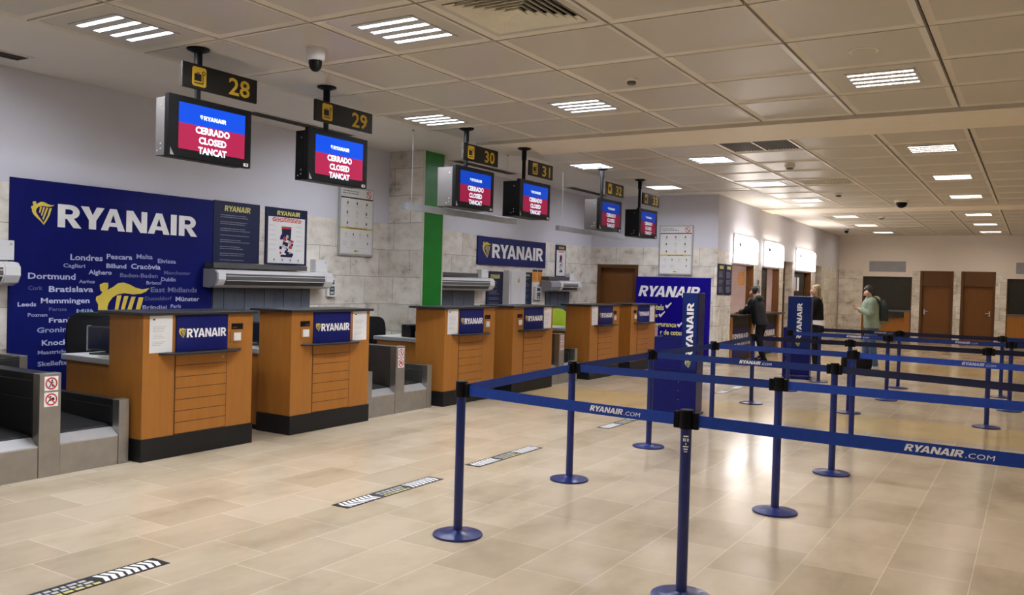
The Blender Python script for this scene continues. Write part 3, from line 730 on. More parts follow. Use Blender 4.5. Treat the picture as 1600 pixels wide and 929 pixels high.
def monitor(label, loc, rz):
    t = thing('computer_monitor', label, 'monitor', loc, rz)
    MB().box(-.02, .02, -.21, .21, .03, .25, 'dark_plastic').build('casing', t, bevel=.008)
    MB().box(.0201, .0215, -.195, .195, .045, .235, 'screen_off').build('screen', t)
    MB().box(-.022, .024, -.218, -.21, .025, .255, 'alu').build('side_trim', t)
    MB().box(-.035, -.019, -.04, .04, .01, .18, 'dark_plastic').build('stem', t)
    MB().box(-.1, .1, -.12, .12, 0, .014, 'dark_plastic').build('base', t, bevel=.004)
monitor('dark computer monitor with silver edge on the side table of desk 28', (-7.21, 4.77, .842), math.radians(-75))
monitor('dark computer monitor in the gap behind the desk under sign 29', (-7.21, 6.56, .842), math.radians(-75))
def papers(label, loc, rz, n=3):
    mb = MB()
    for i in range(n):
        a = rnd.uniform(-.06, .06); c, s = math.cos(a), math.sin(a); z = .001+.002*i
        vs = [(x*c-y*s, x*s+y*c, zz) for zz in (z, z+.0018) for x, y in ((-.105, -.148), (.105, -.148), (.105, .148), (-.105, .148))]
        mb.add(vs, [(3, 2, 1, 0), (4, 5, 6, 7), (0, 1, 5, 4), (1, 2, 6, 5), (2, 3, 7, 6), (3, 0, 4, 7)], 'paper')
    o = mb.build('paper_stack', None, loc=loc); o.rotation_euler = (0, 0, rz)
    tag(o, label, 'papers')
papers('loose white papers on the side table behind desk 28', (-6.955, 4.72, .8405), .03, 3)
papers('white papers on the side table behind desk 29, seen through the gap', (-6.955, 6.38, .8405), .03, 3)
t = thing('label_printer', 'black label printer on the side table behind desk 30', 'printer', (-7.0, 9.0, .842), math.radians(-20))
MB().prism([(-.12, 0), (.12, 0), (.12, .10), (.06, .16), (-.12, .16)], 'y', -.11, .11, 'black_plastic').build('body', t, bevel=.008)
MB().box(-.1, .03, -.09, .09, .16, .175, 'grey_plastic').build('lid', t, bevel=.004)
MB().box(.12, .123, -.05, .03, .015, .085, 'mid_text').build('label_patch', t)

# ------------------------------------------------------------------ things on the left wall
def onwall(name, label, cat, yc, zc, group=None, x=XW+.0015): return thing(name, label, cat, (x, yc, zc), 0, group)
# route poster
t = onwall('route_poster', 'huge dark blue wall poster covered with city names on the left wall', 'poster', 0, 0)
p = MB().box(.0, .022, 4.49, 6.85, .02, 2.47, 'poster_blue').build('panel', t)
mb = MB(); brand(mb, (.0235, 4.955, 2.025), UY, UZ, .23, 1.665); mb.build('brand_lettering', t)
mb = MB(); put(mb, HARP, (.0235, 4.685, 2.035), UY, UZ, 'brand_yellow', 0, .235, .215); mb.build('small_emblem', t)
mb = MB(); put(mb, HARP, (.0235, 5.375, .83), UY, UZ, 'brand_yellow', 0, .635, .62); mb.build('large_emblem', t)
mb = MB(); brand(mb, (.0235, 5.50, .86), UY, UZ, .155, 1.0); mb.build('lower_lettering', t)
WORDS = [('Londres', 5.095, 1.703, 0.353, 0.059, 'a'), ('Pescara', 5.492, 1.729, 0.3, 0.052, 'a'), ('Malta', 5.842, 1.745, 0.201, 0.048, 'b'), ('Eivissa', 6.109, 1.706, 0.235, 0.046, 'b'), ('Cagliari', 5.022, 1.626, 0.233, 0.039, 'b'), ('Billund', 5.491, 1.633, 0.231, 0.046, 'a'), ('Cracòvia', 5.779, 1.633, 0.366, 0.054, 'a'), ('Alghero', 5.294, 1.562, 0.259, 0.045, 'a'), ('Dortmund', 4.67, 1.504, 0.483, 0.059, 'a'), ('Baden-Baden', 5.651, 1.539, 0.46, 0.044, 'c'), ('Manchester', 6.191, 1.581, 0.357, 0.04, 'd'), ('Dublín', 6.158, 1.504, 0.187, 0.042, 'b'), ('Aarhus', 5.191, 1.469, 0.173, 0.034, 'b'), ('Bristol', 5.97, 1.465, 0.188, 0.036, 'b'), ('Cork', 4.673, 1.395, 0.144, 0.04, 'd'), ('Bratislava', 4.879, 1.378, 0.47, 0.057, 'a'), ('East Midlands', 6.027, 1.381, 0.614, 0.055, 'c'), ('Memmingen', 4.8, 1.265, 0.51, 0.052, 'a'), ('Leeds', 4.575, 1.236, 0.18, 0.04, 'a'), ('Dusseldorf', 5.955, 1.29, 0.342, 0.041, 'd'), ('Münster', 6.351, 1.279, 0.324, 0.05, 'a'), ('Perusa', 4.883, 1.187, 0.185, 0.036, 'd'), ('Milà', 5.17, 1.165, 0.189, 0.037, 'b'), ('Bríndisi', 5.929, 1.195, 0.308, 0.039, 'b'), ('París', 6.287, 1.202, 0.138, 0.041, 'b'), ('Poznan', 4.674, 1.134, 0.194, 0.035, 'b'), ('Frankfurt', 4.885, 1.072, 0.42, 0.047, 'a'), ('Groningen', 4.767, 0.975, 0.456, 0.051, 'b'), ('Knock', 4.817, 0.846, 0.272, 0.054, 'a'), ('Maastricht', 4.779, 0.76, 0.301, 0.038, 'b'), ('Skelleftea', 4.779, 0.643, 0.348, 0.046, 'b')]
for s, y, z, wd, h, c in WORDS:
    mb = MB(); text(mb, s, (.0235, y, z), UY, UZ, h, 'word_'+c, w=wd, bold=.022); mb.build('city_name', t)
# information boards
def info_board(label, y0, y1, z0, z1, blocks, title_h, x=XW+.0015):
    t = thing('info_board', label, 'notice board', (x, 0, 0), 0, 'navy information boards')
    MB().box(0, .018, y0, y1, z0, z1, 'navy').build('panel', t, bevel=.002)
    W = y1-y0; mb = MB(); brand(mb, (.0195, y0+W*.22, z1-title_h*1.75), UY, UZ, title_h, W*.56, 'gold_text', shear=.1); mb.build('title', t)
    mb = MB(); v = z1-title_h*2.4
    for rows in blocks:
        dashes(mb, .0195, y0+W*.14, y1-W*.12, v, rows, (z1-z0)*.032, (z1-z0)*.011, 'grey_text'); v -= rows*(z1-z0)*.032+(z1-z0)*.045
    mb.build('small_print', t)
info_board('navy information board with yellow title right beside the route poster', 6.86, 7.57, 1.742, 2.48, (2, 2, 2, 1, 2, 2, 2, 1, 2), .068)
info_board('navy information board left of the white electrical cabinet', 12.83, 13.38, .9, 1.79, (2, 1, 3, 2, 2, 3, 2), .075)
info_board('narrow navy information board right of the white electrical cabinet', 14.03, 14.44, .9, 1.80, (2, 3, 2, 3, 2, 2), .045)
# baggage rules poster
def rules_poster(label, y0, y1, z0, z1):
    t = onwall('rules_poster', label, 'poster', 0, 0, 'suitcase posters'); W = y1-y0; H = z1-z0
    MB().box(0, .02, y0, y1, z0, z1, 'navy').build('board', t, bevel=.002)
    mb = MB(); brand(mb, (.0215, y0+W*.25, z1-H*.128), UY, UZ, H*.078, W*.56, 'gold_text', shear=.1); mb.build('title', t)
    a, b, c, d = y0+W*.05, y1-W*.06, z0+H*.03, z1-H*.16
    MB().rect(.0212, a, b, c, d, 'paper').build('sheet', t)
    mb = MB(); dashes(mb, .022, a+.02*W, b-.02*W, d-H*.012, 3, H*.026, H*.017, 'red_print', True, 1.0)
    for k in range(6):
        v = d-H*.14-k*H*.085
        dashes(mb, .022, a+.02*W, a+W*.22, v, 2, H*.016, H*.006, 'mid_text'); dashes(mb, .022, b-W*.22, b-W*.02, v, 2, H*.016, H*.006, 'mid_text')
    for k in range(4):
        u = a+(b-a)*(.17+.22*k); mb.rect(.022, u-W*.012, u+W*.012, c+H*.045, c+H*.075, 'black_print'); dashes(mb, .022, u-W*.06, u+W*.06, c+H*.03, 1, .01, H*.007, 'mid_text', True)
    mb.build('small_print', t)
    mb = MB(); u = (a+b)/2-W*.02
    mb.poly(.0222, [(u-W*.11, d-H*.16), (u+W*.13, d-H*.16), (u+W*.12, d-H*.36), (u-W*.09, d-H*.36)], 'navy'); mb.rect(.0226, u-W*.10, u+W*.12, d-H*.20, d-H*.165, 'red_print')
    r2 = random.Random(3)
    for k in range(34):
        uu = u+r2.uniform(-.15, .17)*W; vv = d-H*r2.uniform(.33, .66); s = W*r2.uniform(.02, .05)
        mb.poly(.0228+.0001*k, [(uu-s, vv-s*.6), (uu+s*.7, vv-s), (uu+s, vv+s*.5), (uu-s*.5, vv+s)], r2.choice(['navy', 'navy', 'brand_blue', 'red_print', 'mid_text', 'brand_blue', 'black_print']))
    mb.rect(.0228, u-W*.12, u+W*.16, d-H*.70, d-H*.66, 'navy')
    mb.build('suitcase_picture', t)
rules_poster('poster of an overstuffed suitcase above the near air curtain', 7.67, 8.39, 1.742, 2.475)
rules_poster('narrow poster of an overstuffed suitcase above the far air curtain', 15.38, 15.81, 1.742, 2.39)
# dangerous goods notice (local plane +X)
def goods_notice(label, loc, rz, W, H):
    t = thing('goods_notice', label, 'notice', loc, rz, 'framed forbidden goods notices')
    MB().box(0, .03, -W/2, W/2, 0, H, 'alu').build('frame', t, bevel=.004)
    a, b, c, d = -W/2+.03, W/2-.03, .03, H-.03
    MB().rect(.0305, a, b, c, d, 'paper').build('sheet', t)
    mb = MB(); h = d-c; n = .0312
    dashes(mb, n, a+.03, a+(b-a)*.66, d-h*.035, 2, h*.035, h*.016, 'grey_text'); dashes(mb, n, a+.03, a+(b-a)*.5, d-h*.105, 1, .01, h*.008, 'mid_text')
    mb.build('heading_text', t); mb = MB(); mb.rect(n, a, b, d-h*.155, d-h*.135, 'navy'); mb.build('navy_band', t); mb = MB()
    cu, cv, r = b-.085*W/.72, d-h*.068, h*.06
    mb.disc(n, cu, cv, r, 'red_print', r*.8, seg=28); e = r*.62; mb.poly(n, [(cu-e-.006, cv+e-.006), (cu-e+.006, cv+e+.006), (cu+e+.006, cv-e+.006), (cu+e-.006, cv-e-.006)], 'red_print')
    mb.build('prohibition_symbol', t); mb = MB(); mb.rect(n, a, b, c+h*.375, c+h*.405, 'brand_yellow'); dashes(mb, n+.0005, a+.1, b-.1, c+h*.396, 1, .01, h*.012, 'black_print', True, 1)
    mb.build('yellow_band', t)
    mb = MB(); k = 0
    def icon(u, v, s, kind):
        if kind == 0: mb.poly(n+.0005, [(u-s*.6, v-s), (u+s*.5, v-s), (u+s*.7, v+s*.4), (u, v+s)], 'black_print'); mb.rect(n, u-s*.2, u+s*.9, v-s*.6, v+s*.7, 'brand_yellow')
        if kind == 1:
            q = s*1.7
            mb.poly(n, [(u-q, v), (u, v-q), (u+q, v), (u, v+q)], 'mid_text')
            for i in (-1, 0, 1):
                for j in (-1, 0, 1):
                    x = u+(i-j)*q*.31; y = v+(i+j)*q*.31; g = q*.27; mb.poly(n+.0005, [(x-g, y), (x, y-g), (x+g, y), (x, y+g)], 'paper' if (i+j) % 2 else 'pale_yellow')
        if kind == 2: mb.rect(n, u-s*.5, u+s*.4, v-s*1.1, v+s*.8, 'black_print'); mb.rect(n, u-s*.8, u-s*.3, v-s*.2, v+s*.9, 'grey_text')
        dashes(mb, n, u-s*2.2, u+s*2.2, v-s*2.0, 2, s*.5, s*.2, 'mid_text', True)
    for ri, v in enumerate((.78, .63, .475)):
        for ci, u in enumerate((.2, .5, .8)):
            icon(a+(b-a)*u, c+h*v, h*.024, 1 if (ri, ci) in ((1, 1), (2, 1)) else (0 if (ri+ci) % 2 == 0 else 2))
    for ci, u in enumerate((.17, .40, .62, .86)): icon(a+(b-a)*u, c+h*.30, h*.02, 1 if ci in (0, 2) else 2)
    icon(a+(b-a)*.86, c+h*.17, h*.018, 2)
    dashes(mb, n, a+.05, a+(b-a)*.28, c+h*.19, 6, h*.014, h*.004, 'mid_text'); dashes(mb, n, a+(b-a)*.32, a+(b-a)*.55, c+h*.19, 6, h*.014, h*.004, 'mid_text')
    dashes(mb, n, a+.1, b-.1, c+h*.09, 1, .01, h*.005, 'mid_text', True); mb.rect(n, (a+b)/2-.04, (a+b)/2+.04, c+h*.03, c+h*.055, 'brand_yellow'); mb.rect(n+.0005, (a+b)/2-.03, (a+b)/2-.005, c+h*.035, c+h*.05, 'black_print')
    mb.build('symbol_grid', t)
goods_notice('framed forbidden goods notice on the left wall below monitor 29', (XW, 9.36, 1.915), 0, .73, .985)
goods_notice('framed forbidden goods notice above the blue poster on the end wall', (-6.43, YE, 1.845), -PI/2, .74, 1.035)
# big brand board
t = onwall('brand_board', 'dark blue company sign board above the white electrical cabinet', 'sign', 0, 0)
MB().box(0, .03, 12.5, 14.93, 1.90, 2.40, 'brand_blue').build('panel', t, bevel=.003)
mb = MB(); brand(mb, (.0315, 12.96, 2.03), UY, UZ, .25, 1.86); mb.build('lettering', t)
mb = MB(); put(mb, HARP, (.0315, 12.64, 2.02), UY, UZ, 'brand_yellow', 0, .28, .27); mb.build('emblem', t)
# air curtains, strip curtains
def air_curtain(label, y0, y1, plain=.0, rail=True, x=XW+.026):
    t = thing('air_curtain', label, 'air curtain', (x, 0, 0), 0, 'white wall mounted air curtains'); z0, z1 = 1.44, 1.66
    pf = [(0, z0+.01), (.10, z0), (.19, z0+.03), (.235, z0+.10), (.23, z0+.17), (.19, z1-.01), (.10, z1), (0, z1)]
    mb = MB(); mb.prism(pf, 'y', y0+.03+plain, y1-.03, 'white_plastic'); mb.build('casing', t, smooth=30)
    for k, (a, b) in enumerate(((y0, y0+.03+plain), (y1-.14, y1))):
        mb = MB(); mb.prism([(p if p == 0 else p+.006, q+(.004 if q > 1.55 else -.004)) for p, q in pf], 'y', a, b, 'grey_plastic' if k == 0 else 'white_plastic'); mb.build('end_cap', t, smooth=30, bevel=.004)
    mb = MB(); pf2 = [(.12, z0+.02), (.196, z0+.034), (.241, z0+.10), (.236, z0+.165), (.196, z1-.03), (.12, z1-.03)]
    mb.prism(pf2, 'y', y0+.14+plain, y1-.16, 'grille_grey'); mb.build('intake', t, smooth=30)
    for q in (.235, .60):
        mb = MB(); zz = z0+.02+(z1-z0-.05)*(.4 if q < .5 else .72); xx = .243 if q < .5 else .236
        mb.box(xx-.01, xx+.004, y0+.14+plain, y1-.16, zz-.004, zz+.004, 'white_plastic'); mb.build('intake_bar', t)
    if rail:
        tag(MB().box(0, .16, y0+.02, y1-.42, 1.672, 1.735, 'grille_grey').build('cover_rail', t), None)
    return t
air_curtain('white wall mounted air curtain right above the desks under signs 28 and 29', 6.72, 8.66)
air_curtain('white wall mounted air curtain partly behind the green panel pier', 10.66, 12.72)
air_curtain('white wall mounted air curtain furthest away, beside the brown door', 14.78, 16.1, .38)
air_curtain('white wall mounted air curtain cut off by the left edge of the picture', 2.4, 4.47, rail=False)
def strip_curtain(label, y0, y1, z0, z1):
    t = onwall('strip_curtain', label, 'curtain', 0, 0, 'grey strip curtains over belt openings')
    MB().box(.0, .012, y0, y1, z0, z1, 'void_dark').build('backing', t)
    n = int(round((y1-y0)/.16))
    for i in range(n):
        a = y0+(y1-y0)*i/n; d = .004*(i % 2)
        MB().box(.014+d, .020+d, a+.003, a+(y1-y0)/n-.003, z0, z1, 'curtain_strip').build('strip', t)
strip_curtain('grey rubber strip curtain below the near air curtain', 6.87, 8.47, .45, 1.44)
strip_curtain('grey rubber strip curtain behind the desk under sign 30', 10.64, 12.45, .45, 1.44)
strip_curtain('grey rubber strip curtain behind the lime green chair', 15.0, 16.0, .45, 1.44)
def junction(label, y0, y1, z0, z1, d=.11):
    t = onwall('junction_box', label, 'junction box', 0, 0, 'white junction boxes')
    MB().box(0, d-.012, y0, y1, z0, z1, 'white_plastic').build('box', t, bevel=.004)
    MB().box(d-.012, d, y0+.002, y1-.002, z0+.002, z1-.002, 'white_plastic').build('cover', t, bevel=.004)
    MB().box(d, d+.0012, y1-.045, y1-.02, z1-.05, z1-.025, 'mid_text').build('mark', t)
junction('white junction box at the right end of the near air curtain', 8.48, 8.70, 1.665, 1.835)
junction('white junction box overlapping the navy board by sign 30', 12.52, 12.74, 1.665, 1.81)
junction('white junction box above the furthest air curtain', 15.85, 16.08, 1.665, 1.81)
junction('white junction box above the air curtain at the left edge', 4.1, 4.49, 1.675, 1.865)
def controller(label, y0, y1, z0, z1):
    t = onwall('wall_controller', label, 'controller', 0, 0, 'white wall controllers'); H = z1-z0; W = y1-y0
    MB().box(0, .045, y0, y1, z0, z1, 'white_plastic').build('case', t, bevel=.006)
    MB().box(.045, .047, y0+W*.25, y1-W*.25, z1-H*.34, z1-H*.10, 'glass_tint').build('display', t)
    MB().box(.045, .047, y0+W*.25, y1-W*.2, z0+H*.10, z1-H*.45, 'dark_plastic').build('keypad', t)
    MB().box(.047, .048, y0+W*.33, y1-W*.3, z0+H*.15, z0+H*.28, 'mid_text').box(.047, .048, y0+W*.33, y1-W*.3, z0+H*.36, z0+H*.48, 'grey_text').build('buttons', t)
controller('white wall controller right of the near air curtain', 8.78, 8.95, 1.33, 1.59)
controller('white wall controller below the orange notices', 14.54, 14.78, 1.27, 1.53)
t = onwall('electrical_cabinet', 'tall white electrical cabinet with yellow warning triangle', 'cabinet', 0, 0)
MB().box(0, .13, 13.42, 14.0, .6, 1.82, 'white_plastic').build('body', t, bevel=.005)
MB().box(.13, .15, 13.46, 13.98, .63, 1.80, 'white_plastic').build('door', t, bevel=.005)
mb = MB(); mb.poly(.1512, [(13.68, 1.60), (13.76, 1.60), (13.72, 1.71)], 'brand_yellow'); mb.poly(.1518, [(13.71, 1.615), (13.72, 1.61), (13.732, 1.65), (13.716, 1.68)], 'black_print'); mb.build('warning_triangle', t)
MB().box(.15, .16, 13.49, 13.515, 1.0, 1.06, 'grey_plastic').build('latch', t)
for y in (14.48, 14.685):
    mb = MB(); mb.box(0, .004, y, y+.18, 1.62, 1.86, 'orange_paper'); mb.rect(.0045, y, y+.18, 1.82, 1.86, 'navy'); dashes(mb, .0045, y+.015, y+.165, 1.79, 7, .021, .006, 'red_print')
    o = mb.build('orange_notice', None, loc=(XW, 0, 0)); tag(o, 'orange paper notice with a navy top, %s one of the pair above the controller' % ('left' if y < 14.5 else 'right'), 'notice', 'pair of orange notices')

# ------------------------------------------------------------------ the end wall
def door(name, label, loc, rz, W, H, header, handle_side, idx):
    """front faces local +X; hung in an opening"""
    t = tag(thing(name, label, 'door', loc, rz), kind='structure')
    mb = MB(); fw = .075
    mb.box(-.16, .012, -W/2, -W/2+fw, 0, H, 'frame_wood'); mb.box(-.16, .012, W/2-fw, W/2, 0, H, 'frame_wood')
    lh = H-header
    mb.box(-.16, .012, -W/2+fw, W/2-fw, lh-fw, lh, 'frame_wood')
    mb.build('door_frame', t, bevel=.003)
    if header > .02:
        mb = MB(); mb.box(-.14, -.03, -W/2+fw, W/2-fw, lh, H, 'frame_wood'); mb.build('header_panel', t)
    MB().box(-.14, -.09, -W/2+fw, W/2-fw, .005, lh-fw, 'door_wood').build('door_leaf', t)
    mb = MB(); u = handle_side*(W/2-fw-.07)
    mb.box(-.09, -.082, u-.02, u+.02, .93, 1.10, 'alu'); mb.cyl((-.085, u, 1.03), (-.04, u, 1.03), .01, 'alu', seg=10); mb.cyl((-.04, u, 1.03), (-.04, u-handle_side*.12, 1.03), .01, 'alu', seg=10)
    mb.build('door_handle', t, smooth=40)
    return t
door('door_1', 'brown wooden door in the end wall left of the blue poster', (-7.74, YE, 0), -PI/2, .96, 2.05, 0, 1, 1)
t = thing('service_poster', 'bright blue poster with yellow service list leaning on the end wall', 'poster', (-6.475, YE-.002, 0), -PI/2)
MB().box(.002, .03, -.815, .815, .18, 1.80, 'vivid_blue').build('panel', t, bevel=.002)
mb = MB(); brand(mb, (.0315, -.755, 1.385), UY, UZ, .225, 1.33, 'white_print', shear=.22); mb.build('brand_lettering', t)
mb = MB()
for s, u, v, h, wd in (('Hotels', -.51, 1.11, .115, .34), ('s', -.37, .955, .085, .07), ('segurança', -.385, .765, .10, .50), ('r de cotxe', -.235, .60, .10, .50), ('ats a lloc', -.225, .41, .09, .46)):
    mb = MB(); text(mb, s, (.0315, u, v), UY, UZ, h, 'pale_yellow', w=wd, bold=.03); mb.build('service_line', t)
mb = MB()
mb.disc(.0315, -.61, 1.165, .07, 'pale_yellow', .046, seg=24); mb.disc(.0315, -.61, 1.165, .028, 'pale_yellow', seg=16)
mb.build('service_icon', t)
mb = MB()
for u, v in ((-.085, 1.19), (-.225, 1.0), (.185, .81), (.62, .47)):
    mb = MB(); mb.poly(.0315, [(u-.06, v), (u-.04, v+.035), (u-.015, v+.01), (u-.015, v-.05)], 'white_print'); mb.poly(.0315, [(u-.015, v-.05), (u-.015, v+.01), (u+.07, v+.085), (u+.085, v+.07)], 'white_print'); mb.build('tick_mark', t)

# ------------------------------------------------------------------ the ticket window wall (turned by 1.1 degrees)
RW = math.atan(.0194); WO = (-5.55, YE, 0)
def wl(name, label, cat, u, v=0, n=0, group=None):
    c, s = math.cos(RW), math.sin(RW)
    return thing(name, label, cat, (WO[0]+n*c-u*s, WO[1]+n*s+u*c, v), RW, group)
def wstruct(mb, name):
    o = struct(mb, name); o.location = WO; o.rotation_euler = (0, 0, RW); return o
def U(y): return y-YE
stone = [(17.07, 18.12), (20.0, 20.66), (22.52, 22.88), (23.92, 24.2), (26.55, 27.08), (28.05, 31.3)]
for i, (a, b) in enumerate(stone): wstruct(MB().box(-.20, 0, U(a), U(b), 0, 2.36, 'travertine'), 'wall_windows_%d' % (i+1))
mb = MB(); mb.box(-.20, -.003, U(17.07), U(31.3), 2.36, ZC+.2, 'paint_white')
for a, b in ((18.12, 20.0), (20.66, 22.52), (24.2, 26.55)): mb.box(-.19, -.004, U(a), U(b), 2.15, 2.36, 'paint_white')
wstruct(mb, 'wall_windows_upper')
# rooms behind the windows
mb = MB(); mb.box(-3.2, -3.1, U(17.4), U(22.68), 0, 2.6, 'interior_pink'); mb.box(-3.2, -.20, U(17.3), U(17.4), 0, 2.6, 'interior_pink'); mb.box(-3.2, -.20, U(22.58), U(22.68), 0, 2.6, 'interior_pink'); mb.box(-3.2, -.20, U(17.3), U(22.68), 2.6, 2.7, 'paint_white'); wstruct(mb, 'wall_office')
mb = MB(); mb.box(-1.6, -1.5, U(22.7), U(30), 0, 2.6, 'door_wood'); mb.box(-1.6, -.20, U(22.7), U(30), 2.6, 2.7, 'paint_white'); wstruct(mb, 'wall_corridor')
t = wl('office_lamp', 'ceiling lamp lighting the office behind the first ticket window', 'ceiling light', U(20.2), 2.598, -1.7)
MB().box(-.3, .3, -.6, .6, -.03, 0, 'white_plastic').build('housing', t); MB().box(-.27, .27, -.57, .57, -.036, -.029, 'office_light').build('diffuser', t)
# wooden reveals
mb = MB()
for a, b in ((18.12, 20.0), (20.66, 22.52), (24.2, 26.55)):
    mb.box(-.19, -.02, U(a), U(a)+.025, 1.0, 2.15, 'door_wood'); mb.box(-.19, -.02, U(b)-.025, U(b), 1.0, 2.15, 'door_wood'); mb.box(-.19, -.02, U(a), U(b), 2.12, 2.15, 'frame_wood')
wstruct(mb, 'trim_6')
# lit signs, with added tubes that brighten the ceiling above
for i, (a, b, lab) in enumerate(((18.17, 19.85, 'glaring white lit sign over the first ticket window'), (20.74, 22.42, 'glaring white lit sign over the second ticket window'), (24.25, 26.5, 'glaring white lit sign over the third ticket window'))):
    t = wl('lit_sign', lab, 'lit sign', U((a+b)/2), 2.17, 0, 'lit signs over the ticket windows'); L = (b-a)/2
    MB().box(0, .03, -L, L, 0, .60, 'white_plastic').build('back_shield', t)  # raised above the panel to shield the wall from the added tube
    MB().box(.03, .11, -L, L, .0, .50, 'signbox_light').build('light_panel', t, bevel=.006)
    mb = MB(); mb.rect(.112, -L+.06, -L+.26, .34, .42, 'lilac'); mb.build('mark', t)
    MB().cyl((.085, -L+.05, .53), (.085, L-.05, .53), .018, 'fill_uplight', seg=10).build('fill_tube', t, smooth=40)
# ticket counters
def counter(label, a, b, brandtext):
    t = wl('ticket_counter', label, 'counter', U((a+b)/2), 0, 0, 'ticket window counters'); L = (b-a)/2-.004
    MB().box(-.40, .16, -L+.006, L-.006, .985, 1.03, 'counter_top').build('worktop', t, bevel=.006)
    for s in (-1, 1):
        x = sorted((s*L, s*(L-.16))); MB().box(-.3, .02, x[0], x[1], 0, .985, 'desk_wood').build('side_panel', t, bevel=.003)
    MB().box(-.3, -.03, -L+.16, L-.16, 0, .985, 'shutter_dark').build('front_panel', t)
    p = MB().box(-.03, -.012, -L+.2, L-.2, .08, .74, 'brand_blue').build('brand_panel', t, bevel=.002)
    mb = MB(); brand(mb, (-.0105, -L+.42, .45), UY, UZ, .15, 2*L-.75, 'white_print'); mb.build('lettering', p)
    mb = MB(); put(mb, HARP, (-.0105, -L+.26, .45), UY, UZ, 'white_print', 0, .14, .15); mb.build('emblem', p)
    mb = MB(); dashes(mb, -.0105, -L+.42, L-.25, .41, 1, .01, .07, 'word_a', False, 1.25); mb.build('small_lettering', p)
counter('ticket window counter where the man in the black jacket stands', 18.12, 20.0, True)
counter('ticket window counter with the shutter half down, second along', 20.66, 22.52, True)
counter('ticket window counter beside the blonde woman, third along', 24.2, 26.55, True)
# window 2: half lowered shutter panel, window 3: dark noticeboard wall
t = wl('dark_screen', 'dark slatted screen closing the left half of the second ticket window', 'screen', U(21.2), 1.035, -.12)
mb = MB()
for i in range(26): mb.box(-.012, .012, -.54, .34, .004+.042*i, .043+.042*i, 'shutter_dark')
mb.build('slats', t)
MB().box(-.02, .02, .34, .39, 0, 1.10, 'frame_wood').build('side_rail', t)
t = wl('pin_board', 'dark pin board with papers inside the third ticket window', 'notice board', U(25.4), 1.035, -.14)
MB().box(-.02, 0, -1.15, .75, 0, 1.1, 'shutter_dark').build('board', t)
for i, u in enumerate((-1.0, -.6, -.2)): MB().box(.001, .004, u, u+.26, .55, .93, 'paper' if i != 1 else 'word_a').build('pinned_sheet', t)
# papers in the first window, on the office's far wall (faces the hall's near end)
def wall_far(name, label, n, v, wd, h, m):
    c, s_ = math.cos(RW), math.sin(RW); u = U(22.58)-.006
    t = thing(name, label, 'notice', (WO[0]+n*c-u*s_, WO[1]+n*s_+u*c, v), RW-PI/2)
    mb = MB(); mb.box(.0, .005, -wd/2, wd/2, 0, h, m); dashes(mb, .0055, -wd/2+.02, wd/2-.02, h-.04, 8, .036, .010, 'mid_text'); mb.build('sheet', t)
wall_far('orange_notice', 'orange notice on the wall inside the first ticket window', -1.01, 1.70, .16, .34, 'orange_paper')
wall_far('wall_sheet', 'white sheet pinned inside the first ticket window, left of the pair', -.83, 1.68, .14, .36, 'paper')
wall_far('wall_sheet', 'white sheet pinned inside the first ticket window, right of the pair', -.66, 1.68, .14, .36, 'paper')
# narrow boards on the first pillar
for a, b, lab in ((16.98+.12, 17.47+.08, 'narrow navy price board left of a pair on the stone pillar'), (17.62, 18.07, 'narrow navy price board right of a pair on the stone pillar')):
    t = wl('price_board', lab, 'notice board', U((a+b)/2), 1.46, 0, 'pair of price boards on the pillar'); L = (b-a)/2
    MB().box(.001, .02, -L, L, 0, .64, 'navy').build('panel', t, bevel=.002)
    mb = MB(); mb.rect(.0212, -L*.6, L*.6, .535, .60, 'gold_text'); mb.build('title', t)
    mb = MB()
    for v, r in ((.48, 5), (.31, 4), (.17, 5)): dashes(mb, .0212, -L*.8, L*.8, v, r, .026, .014, 'grey_text')
    mb.build('small_print', t)
t = wl('intercom', 'small grey intercom on the pillar between the first two ticket windows', 'intercom', U(20.33), 1.62, 0)
MB().box(0, .03, -.11, -.01, 0, .2, 'grey_plastic').build('case', t, bevel=.004); MB().box(.03, .034, -.09, -.03, .10, .18, 'black_plastic').build('speaker', t); MB().box(0, .02, .08, .15, -.12, .06, 'grey_plastic').build('switch', t)
for i, (a, b) in enumerate(((22.88, 23.92), (27.08, 28.05))):
    c, s = math.cos(RW), math.sin(RW); u = U((a+b)/2)
    door('door_%d' % (i+2), ('brown recessed door between the second and third ticket windows', 'brown recessed door right of the blonde woman')[i], (WO[0]-.2*c-u*s, WO[1]-.2*s+u*c, 0), RW, b-a, 2.36, .52, 1, i+2)
t = wl('wall_sheet', 'white sheet taped to the pillar behind the blonde woman', 'notice', U(26.8), 1.35, 0); MB().box(.001, .006, -.12, .14, 0, .42, 'paper').build('sheet', t)

